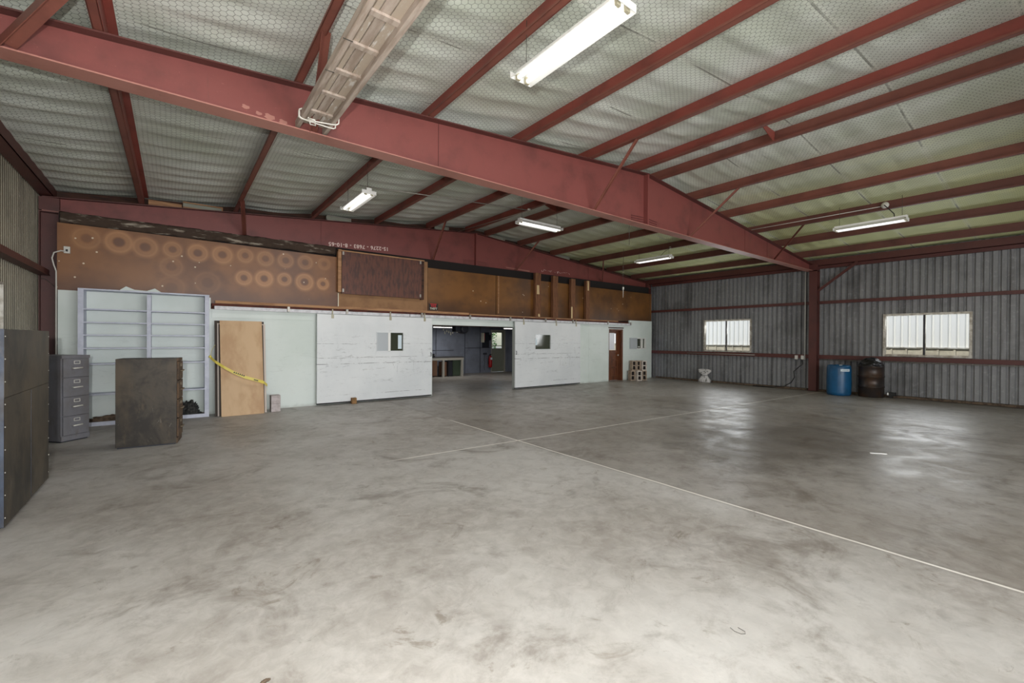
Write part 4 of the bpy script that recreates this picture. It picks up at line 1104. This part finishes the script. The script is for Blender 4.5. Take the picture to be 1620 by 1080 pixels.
# ------------------------------------------------------------------ filing cabinets
def filing(name, lb, loc, rz, wd, dp, hh, body, front, pull=None):
    pull = pull or M['chrome']
    """drawers face local -y; local origin at the front left foot"""
    t = thing(name, lb, 'filing cabinet', loc, rz)
    m = MB(); m.box(0, wd, .012, dp, .02, hh); m.build('body', body, t, bevel=.004)
    m = MB(); m.box(.01, wd-.01, .03, dp-.02, 0, .02); m.build('plinth', M['black_metal'], t)
    m = MB(); m.box(0, wd, -.004, .014, hh-.045, hh); m.build('top_rail', front, t)
    m = MB(); m.box(0, wd, 0, .014, .02, .095); m.build('bottom_rail', front, t)
    dh = (hh-.045-.10)/4
    for k in range(4):
        z = .10+k*dh
        m = MB(); m.box(.018, wd-.018, -.012, .012, z+.006, z+dh-.006); dr = m.build('drawer', front, t, bevel=.003)
        if True:
            a = wd*.36; b = wd*.66; zc = z+dh*.48
            m = MB(); m.tube([(a, -.012, zc), (a, -.04, zc), (b, -.04, zc+.004), (b, -.012, zc)], .011, 8); m.build('handle', pull, dr)
            m = MB(); q = .005
            lx0, lx1, lz0, lz1 = wd*.40, wd*.62, z+dh*.70, z+dh*.87
            m.box(lx0, lx1, -.018, -.012, lz1-q*1.5, lz1); m.box(lx0, lx1, -.018, -.012, lz0, lz0+q*1.5); m.box(lx0, lx0+q*1.5, -.018, -.012, lz0, lz1); m.box(lx1-q*1.5, lx1, -.018, -.012, lz0, lz1)
            m.build('label_holder', pull, dr)
    return t
ang = math.atan2(9.574-9.308, -1.059+1.338)
filing('filing_cabinet', 'grey four-drawer filing cabinet with chrome pulls between the dark cabinets', (-1.338, 9.308, 0), ang, .385, .66, 1.315, M['cab_grey'], M['cab_grey'])
# dark cabinet: side panel toward the camera, drawers towards +x
filing('filing_cabinet', 'dark worn filing cabinet in the middle of the floor, seen from its side', (.042, 8.25, 0), R(82.5), .43, .71, 1.285, M['cab_dark'], M['rust'], M['old_pull'])
# big dark cabinet at far left
t = wthing('steel_cabinet', 'tall scuffed dark steel cabinet cut off by the left edge of the view', 'cabinet', (-1.09, 5.3, 0))
x0, x1, y0, y1, zt_ = -1.80, -1.09, 5.31, 6.90, 1.66
m = MB(); m.box(x0, x1-.006, y0+.006, y1, .06, zt_); m.build('body', M['cab_dark'], t)
m = MB(); m.box(x1-.006, x1, y0, y1, .05, 1.095); lab(m.build('side_sheet', M['cab_big'], t), 'lower scuffed side sheet')
m = MB(); m.box(x1-.006, x1+.0015, y0, y1, 1.10, zt_); lab(m.build('side_sheet', M['cab_big'], t), 'upper scuffed side sheet')
m = MB(); m.box(x0, x1, y0-.006, y0+.006, .05, zt_); lab(m.build('end_sheet', M['cab_daylight'], t), 'end sheet with bluish daylight painted on')
m = MB(); m.box(x1-.004, x1+.003, 6.15, 6.156, .06, 1.09); m.build('seam', M['black_metal'], t)
m = MB(); m.box(x0+.05, x1-.03, y0+.05, y1-.05, .03, .06); m.build('skid', M['black_gap'], t)
for y in (5.36, 6.16, 6.83):
    for x in (x0+.1, x1-.10):
        m = MB(); m.box(x-.03, x+.05, y-.04, y+.04, 0, .055); m.build('foot', M['woodblock'], t)
for k in range(9):
    for y in (y0+.02, y1-.02):
        m = MB(); m.lathe((x1+.001, y, .12+k*.185), [(.007, 0), (.004, .004)], 6, 'x'); m.build('rivet', M['chrome'], t)
# socket box on left column
t = wthing('outlet_box', 'small grey and black outlet box on the left corner column', 'outlet', (-1.66, 11.3, 1.43))
m = MB(); m.box(-1.70, -1.62, 11.28, 11.355, 1.46, 1.53); m.build('box', M['galv_pipe'], t)
m = MB(); m.box(-1.70, -1.60, 11.26, 11.355, 1.36, 1.43); m.build('plug', M['black'], t)

# ------------------------------------------------------------------ drums
t = wthing('plastic_drum', 'blue plastic drum with a white label beside the red column', 'drum', (15.75, 4.33, 0))
m = MB(); m.lathe((15.75, 4.33, .001), [(.27, 0), (.295, .03), (.30, .10), (.305, .40), (.30, .75), (.295, .84), (.28, .875), (.27, .895), (.255, .895), (.25, .87)], 40); m.build('shell', M['barrel_blue'], t)
m = MB(); m.lathe((15.62, 4.25, .871), [(.035, 0), (.035, .03), (.03, .035)], 14); lab(m.build('bung', M['fix_white'], t), 'white bung')
m = MB(); m.lathe((15.88, 4.42, .871), [(.035, 0), (.035, .03), (.03, .035)], 14); m.build('bung', M['barrel_blue'], t)
def arc(cx, cy, r, a0, a1, z0, z1, n=8):
    mb = MB()
    for k in range(n):
        p, q = a0+(a1-a0)*k/n, a0+(a1-a0)*(k+1)/n
        mb.quad((cx+r*math.cos(p), cy+r*math.sin(p), z0), (cx+r*math.cos(q), cy+r*math.sin(q), z0), (cx+r*math.cos(q), cy+r*math.sin(q), z1), (cx+r*math.cos(p), cy+r*math.sin(p), z1))
    return mb
va = math.atan2(-4.33, -15.75)
o = arc(15.75, 4.33, .309, va+.12, va+.95, .72, .79).build('paper_label', M['label_white'], t, fix=False); o.modifiers.new('s', 'SOLIDIFY').thickness = .002
o = arc(15.75, 4.33, .3105, va+.25, va+.80, .75, .762).build('faint_print', M['print_grey'], t, fix=False)
t = wthing('steel_drum', 'dark brown steel drum covered with a black bag, right of the blue drum', 'drum', (16.02, 3.63, 0))
pr = []
for z, r in ((0, .28), (.02, .30), (.28, .295), (.295, .315), (.31, .315), (.325, .295), (.57, .295), (.585, .315), (.60, .315), (.615, .295), (.86, .295), (.87, .305), (.89, .305), (.89, .28), (.875, .27)): pr.append((r, z))
m = MB(); m.lathe((16.02, 3.63, .001), pr, 40); m.build('shell', M['barrel_black'], t)
blob('rubbish_bag', (16.02, 3.63, .89), (.29, .29, .24), M['bag_black'], 'crumpled glossy black bag filling the top of the steel drum', 'bag', 5, .10, 5, freq=2.6)
m = MB(); m.box(16.10, 16.17, 3.16, 3.24, .001, .06); m.box(16.08, 16.22, 3.10, 3.30, .06, .16)
o = tag(m.build('small_canister', M['black']), 'small black canister on the floor right of the steel drum', 'canister')
m = MB(); m.box(16.075, 16.08, 3.24, 3.28, .08, .15); g_ = m.build('paper_tag', M['fix_white']); g_.parent = o

# white sack by the wall
def sack():
    v = []; f = []; n = 28; c = (16.12, 8.72)
    prof = [(0, .235, .10), (.04, .25, .12), (.12, .22, .11), (.20, .15, .085), (.26, .115, .06), (.32, .14, .055), (.38, .21, .045), (.44, .26, .03), (.49, .27, .012)]
    for z, a, b in prof:
        for j in range(n):
            t = 2*PI*j/n
            q = 1+.10*noise.noise(Vector((math.cos(t)*2, math.sin(t)*2, z*7)))+.05*math.sin(5*t+z*9)
            v.append((c[0]+b*math.cos(t)*q, c[1]+a*math.sin(t)*q, z+.001+(.02*math.sin(2*t+1) if z > .4 else 0)))
    for i in range(len(prof)-1):
        for j in range(n): f.append((i*n+j, i*n+(j+1) % n, (i+1)*n+(j+1) % n, (i+1)*n+j))
    f.append(tuple(reversed(range(n)))); f.append(tuple((len(prof)-1)*n+j for j in range(n)))
    m = MB(); m.v = v; m.f = f; m.smooth = set(range(len(f)-2))
    t = wthing('paper_sack', 'white sack pinched in the middle, standing at the foot of the far right wall', 'sack', (16.12, 8.72, 0))
    m.build('sack_body', M['sack'], t)
    m = MB(); m.tube([(c[0]+.075*math.cos(k*PI/8), c[1]+.13*math.sin(k*PI/8), .27) for k in range(17)], .008, 6); m.build('tie', M['black'], t)
sack()

# ------------------------------------------------------------------ pipes and cords
def tubething(name, pts, r, mat, lb, cat, n=8):
    m = MB(); m.tube(pts, r, n); return tag(m.build(name, mat), lb, cat)
tubething('wall_pipe', [(16.37, YF+.1, 1.012), (16.37, 5.02, 1.015)], .012, M['galv_pipe'], 'thin pale pipe under the lower rail of the near right bay', 'pipe')
tubething('wall_pipe', [(16.385, 7.0, 1.10), (16.385, 9.6, 1.10)], .014, M['galv_pipe'], 'short pale pipe on the rail under the far right window', 'pipe')
tubething('wall_pipe', [(16.385, 5.44, .99), (16.385, 5.44, 3.95)], .012, M['conduit'], 'thin white conduit running up beside the right column', 'conduit')
t = wthing('outlet_box', 'pair of small white outlets on the rail left of the right column', 'outlet', (16.38, 5.7, 1.05))
for y in (5.50, 5.68):
    m = MB(); m.box(16.345, 16.392, y-.04, y+.04, 1.0, 1.13); m.build('socket', M['conduit'], t)
tubething('black_cord', [(16.33, 5.50, 1.0), (16.30, 5.47, .86), (16.28, 5.60, .72), (16.28, 5.72, .60), (16.28, 5.70, .40), (16.28, 5.80, .22), (16.26, 6.0, .08), (16.25, 6.4, .02), (16.25, 7.0, .015)], .016, M['black'], 'thick black cord hanging from the outlets to the floor', 'cord')
# left corner conduit
t = wthing('wall_conduit', 'white conduit curving down the left corner from a small box', 'conduit', (-1.66, 11.0, 1.5))
m = MB(); m.tube([(-1.53, 11.12, 3.13), (-1.60, 11.06, 3.13), (-1.68, 11.02, 3.08), (-1.70, 11.0, 2.98), (-1.68, 11.02, 2.86), (-1.655, 11.04, 2.76), (-1.655, 11.05, 2.5), (-1.655, 11.05, .02)], .011, 8); m.build('pipe', M['conduit'], t)
m = MB(); m.box(-1.57, -1.49, 11.10, 11.149, 3.10, 3.22); m.build('box', M['conduit'], t)
m = MB(); m.box(-1.545, -1.515, 11.096, 11.10, 3.13, 3.17); m.build('knockout', M['black'], t)
# roof conduits and boxes
tubething('roof_conduit', [(2.62, 7.86, 4.34), (6.63, 7.95, 4.66)], .009, M['galv_pipe'], 'thin grey conduit crossing the left roof slope between two small lamps', 'conduit')
tubething('roof_conduit', [(6.66, 7.95, 4.66), (6.68, 11.3, 4.80)], .009, M['galv_pipe'], 'thin grey conduit running back from the middle lamp along the ridge purlin', 'conduit')
tubething('roof_conduit', [(12.20, 2.60, 4.55), (12.215, 6.3, 4.58)], .008, M['conduit'], 'thin white conduit along the purlin ending at the round junction box', 'conduit')
def roundbox(c, lb, r=.06):
    m = MB(); m.lathe(c, [(r*.5, .03), (r, .02), (r, 0), (r*.3, -.012)], 20, 'x'); return tag(m.build('junction_box', M['conduit']), lb, 'junction box')
roundbox((12.18, 2.55, 4.56), 'round white junction box on a purlin above the right lamp', .07)
m = MB(); m.lathe((6.64, 7.95, 4.66), [(.03, 0), (.04, .02), (.03, .04)], 14); tag(m.build('junction_box', M['chrome']), 'small bright junction box above the middle lamp', 'junction box')
roundbox((12.20, 7.75, 4.48), 'small round junction box above the far right lamp', .04)
tubething('power_cable', [(11.51, 8.98, 4.55), (11.51, 9.0, 3.9), (11.52, 9.0, 3.32)], .005, M['wire'], 'thin cord hanging from the roof near the far right corner', 'cord', 6)
o = bpy.data.objects[-1] if False else None
m = MB(); m.tube([(11.52, 9.0, 3.32), (11.52, 9.0, 3.24)], .028, 8); m.tube([(11.52, 9.0, 3.24), (11.52, 9.0, 2.98)], [.012, .006], 6)
tag(m.build('cord_plug', M['conduit']), 'small pale plug at the end of the hanging cord', 'plug')
tubething('power_cable', [(7.35, 5.5, 4.85), (7.35, 5.6, 3.9), (7.35, 5.6, 3.55)], .004, M['wire'], 'short thin cord hanging behind the ridge joint of the big beam', 'cord', 6)
tubething('hanging_wire', [(16.0, 11.10, 3.55), (15.98, 11.10, 2.45)], .005, M['wire'], 'thin wire down the dark panel in the far right corner', 'wire', 6)
tubething('hanging_cable', [(-1.86, 11.1, 2.62)]+[(-1.80+.12*math.sin(k*PI/8), 11.12, 2.62-.14*math.sin(k*PI/8)+.0*k) for k in range(9)], .004, M['wire'], 'loop of thin dark cable beside the left corner column', 'cable', 6)

# ------------------------------------------------------------------ hanging fluorescent lamps
def fixture(cx, cy, z, along, lb, e=14):
    """two-tube reflector lamp, 1.25 m long, underside at z; along = 'x' or 'y'"""
    L = 1.25; a = 0 if along == 'y' else -PI/2
    t = thing('fluorescent_lamp', lb, 'lamp', (cx, cy, z), a, 'hanging fluorescent lamps')
    h = L/2
    m = MB(); m.prism([(-.13, 0), (-.125, -.004), (-.05, .052), (.05, .052), (.125, -.004), (.13, 0), (.055, .062), (-.055, .062)], -h, h, 'y'); m.build('reflector', M['fix_white'], t)
    m = MB(); m.box(-.045, .045, -h, h, .060, .105); m.build('housing', M['fix_white'], t)
    for x in (-.055, .055):
        m = MB(); m.tube([(x, -h+.03, .012), (x, h-.03, .012)], .019, 12); m.build('tube', M['tube_on'], t)
        for s in (-1, 1):
            m = MB(); m.box(x-.022, x+.022, s*(h-.03)-.012, s*(h-.03)+.012, -.012, .052); m.build('socket', M['tube_cap'], t)
    for s in (-1, 1):
        m = MB(); m.box(-.125, .125, s*h-.003, s*h+.003, 0.0, .060); m.build('end_plate', M['fix_white'], t)
        zt2 = top(cx)+PUR-.06-z
        m = MB(); m.tube([(0, s*h*.86, .105), (0, s*h*.86, zt2)], .0035, 6); m.build('chain', M['wire'], t)
    l = lamp('lamp_light', 'AREA', (0, 0, -.02), (0, 0, -1), e, (1, .985, .95), (.2, 1.15), parent=t)
    return t
fixture(2.66, 2.70, 4.10, 'y', 'large bright fluorescent lamp near the camera, between two purlins', 7)
fixture(2.66, 8.12, 4.10, 'y', 'small fluorescent lamp hanging beyond the big beam on the left slope', 34)
fixture(6.68, 7.60, 4.20, 'x', 'fluorescent lamp turned crosswise near the ridge beyond the big beam', 34)
fixture(11.88, 8.12, 4.10, 'y', 'fluorescent lamp in the far right bay in front of the corner', 28)
fixture(11.90, 2.75, 4.10, 'y', 'fluorescent lamp hanging on the right below the round junction box', 6)
tubething('lamp_cord', [(11.98, 2.35, 4.21), (12.0, 2.36, 4.3), (12.06, 2.42, 4.38), (12.0, 2.46, 4.44), (12.12, 2.55, 4.55)], .009, M['black'], 'twisted black lamp cord between the junction box and the right lamp', 'cord')
tubething('lamp_cord', [(11.9, 7.9, 4.2), (12.0, 7.8, 4.35), (12.18, 7.75, 4.46)], .006, M['black'], 'short dark cord above the far right lamp', 'cord')

# ------------------------------------------------------------------ ladder hung under the roof
t = wthing('wooden_ladder', 'weathered wooden plank ladder resting on the big beam overhead', 'ladder', (1.2, 5.1, 3.95))
x0, x1, y0, y1 = 1.045, 1.365, -1.15, 5.27
tp0, tp1 = .03, 0    # slightly wider towards the camera
z0 = 3.905
for sx, xx in ((-1, x0), (1, x1)):
    w_ = .04
    m = MB(); a = xx-(w_ if sx > 0 else 0)
    m.hexa([(a-sx*-.0-.02*(sx < 0), y0, z0), (a+w_+.03*(sx > 0), y0, z0), (a+w_, y1, z0), (a, y1, z0)], [(a-.02*(sx < 0), y0, z0+.085), (a+w_+.03*(sx > 0), y0, z0+.085), (a+w_, y1, z0+.085), (a, y1, z0+.085)])
    m.build('rail', M['ladder_wood'], t, bevel=.006)
y = 4.86
while y > y0+.1:
    m = MB(); m.box(x0+.03, x1-.03, y-.028, y+.028, z0+.040, z0+.062); m.build('rung', M['ladder_wood'], t); y -= .435
for k in range(3):
    a = x0+.042+k*.083
    m = MB(); m.box(a, a+.074, y0+.05, y1-.06, z0+.064, z0+.080); m.build('board', M['ladder_paint'] if k != 1 else M['ladder_wood'], t)
for x in (x0+.002, x1-.002):
    for yy in (3.95, 3.45):
        m = MB(); m.tube([(x-.03 if x < 1.2 else x+.012, yy, z0-.004), (x+.03 if x > 1.2 else x+.045, yy, z0-.004)], .004, 6); m.build('clamp_wire', M['wire'], t)
t = wthing('rope', 'white rope lashed around the far end of the wooden ladder', 'rope', (1.2, 4.9, 3.9))
def loop(yy, dz, sl):
    q = []
    for k in range(25):
        a = 2*PI*k/24
        x = 1.21+.185*max(-1, min(1, 1.25*math.cos(a))); z = z0+.042+.055*max(-1, min(1, 1.3*math.sin(a)))
        q.append((x, yy+sl*math.cos(a), z+dz*math.cos(a)))
    return q
m = MB(); m.tube(loop(4.98, 0, .02), .007, 6); m.build('loop', M['rope'], t)
m = MB(); m.tube(loop(4.93, .0, -.06), .007, 6); m.build('loop', M['rope'], t)
m = MB(); m.tube([(1.10, 4.90, z0-.01), (1.14, 5.0, z0-.03), (1.18, 4.95, z0-.05), (1.15, 4.86, z0-.035), (1.09, 4.9, z0-.02)], .007, 6); m.build('knot', M['rope'], t)

# ------------------------------------------------------------------ bits on the floor
m = MB(); m.box(7.85, 8.05, 1.70, 1.72, .001, .010, Matrix.Translation((7.95, 1.71, 0)) @ Matrix.Rotation(R(-55), 4, 'Z') @ Matrix.Translation((-7.95, -1.71, 0)))
tag(m.build('white_stick', M['fix_white']), 'thin white strip lying on the floor at the right', 'strip')
m = MB(); m.tube([(2.452, 1.165, .003), (2.440, 1.135, .003), (2.446, 1.105, .003), (2.466, 1.09, .003), (2.484, 1.10, .003), (2.488, 1.14, .003)], .0014, 6)
tag(m.build('wire_loop', M['wire']), 'small bent wire loop on the floor in the foreground', 'wire')
blob('leaf_scrap', (.34, 2.3, .001), (.02, .012, .006), M['dirt'], 'tiny dark scrap on the foreground floor at the left', 'scrap', 1)
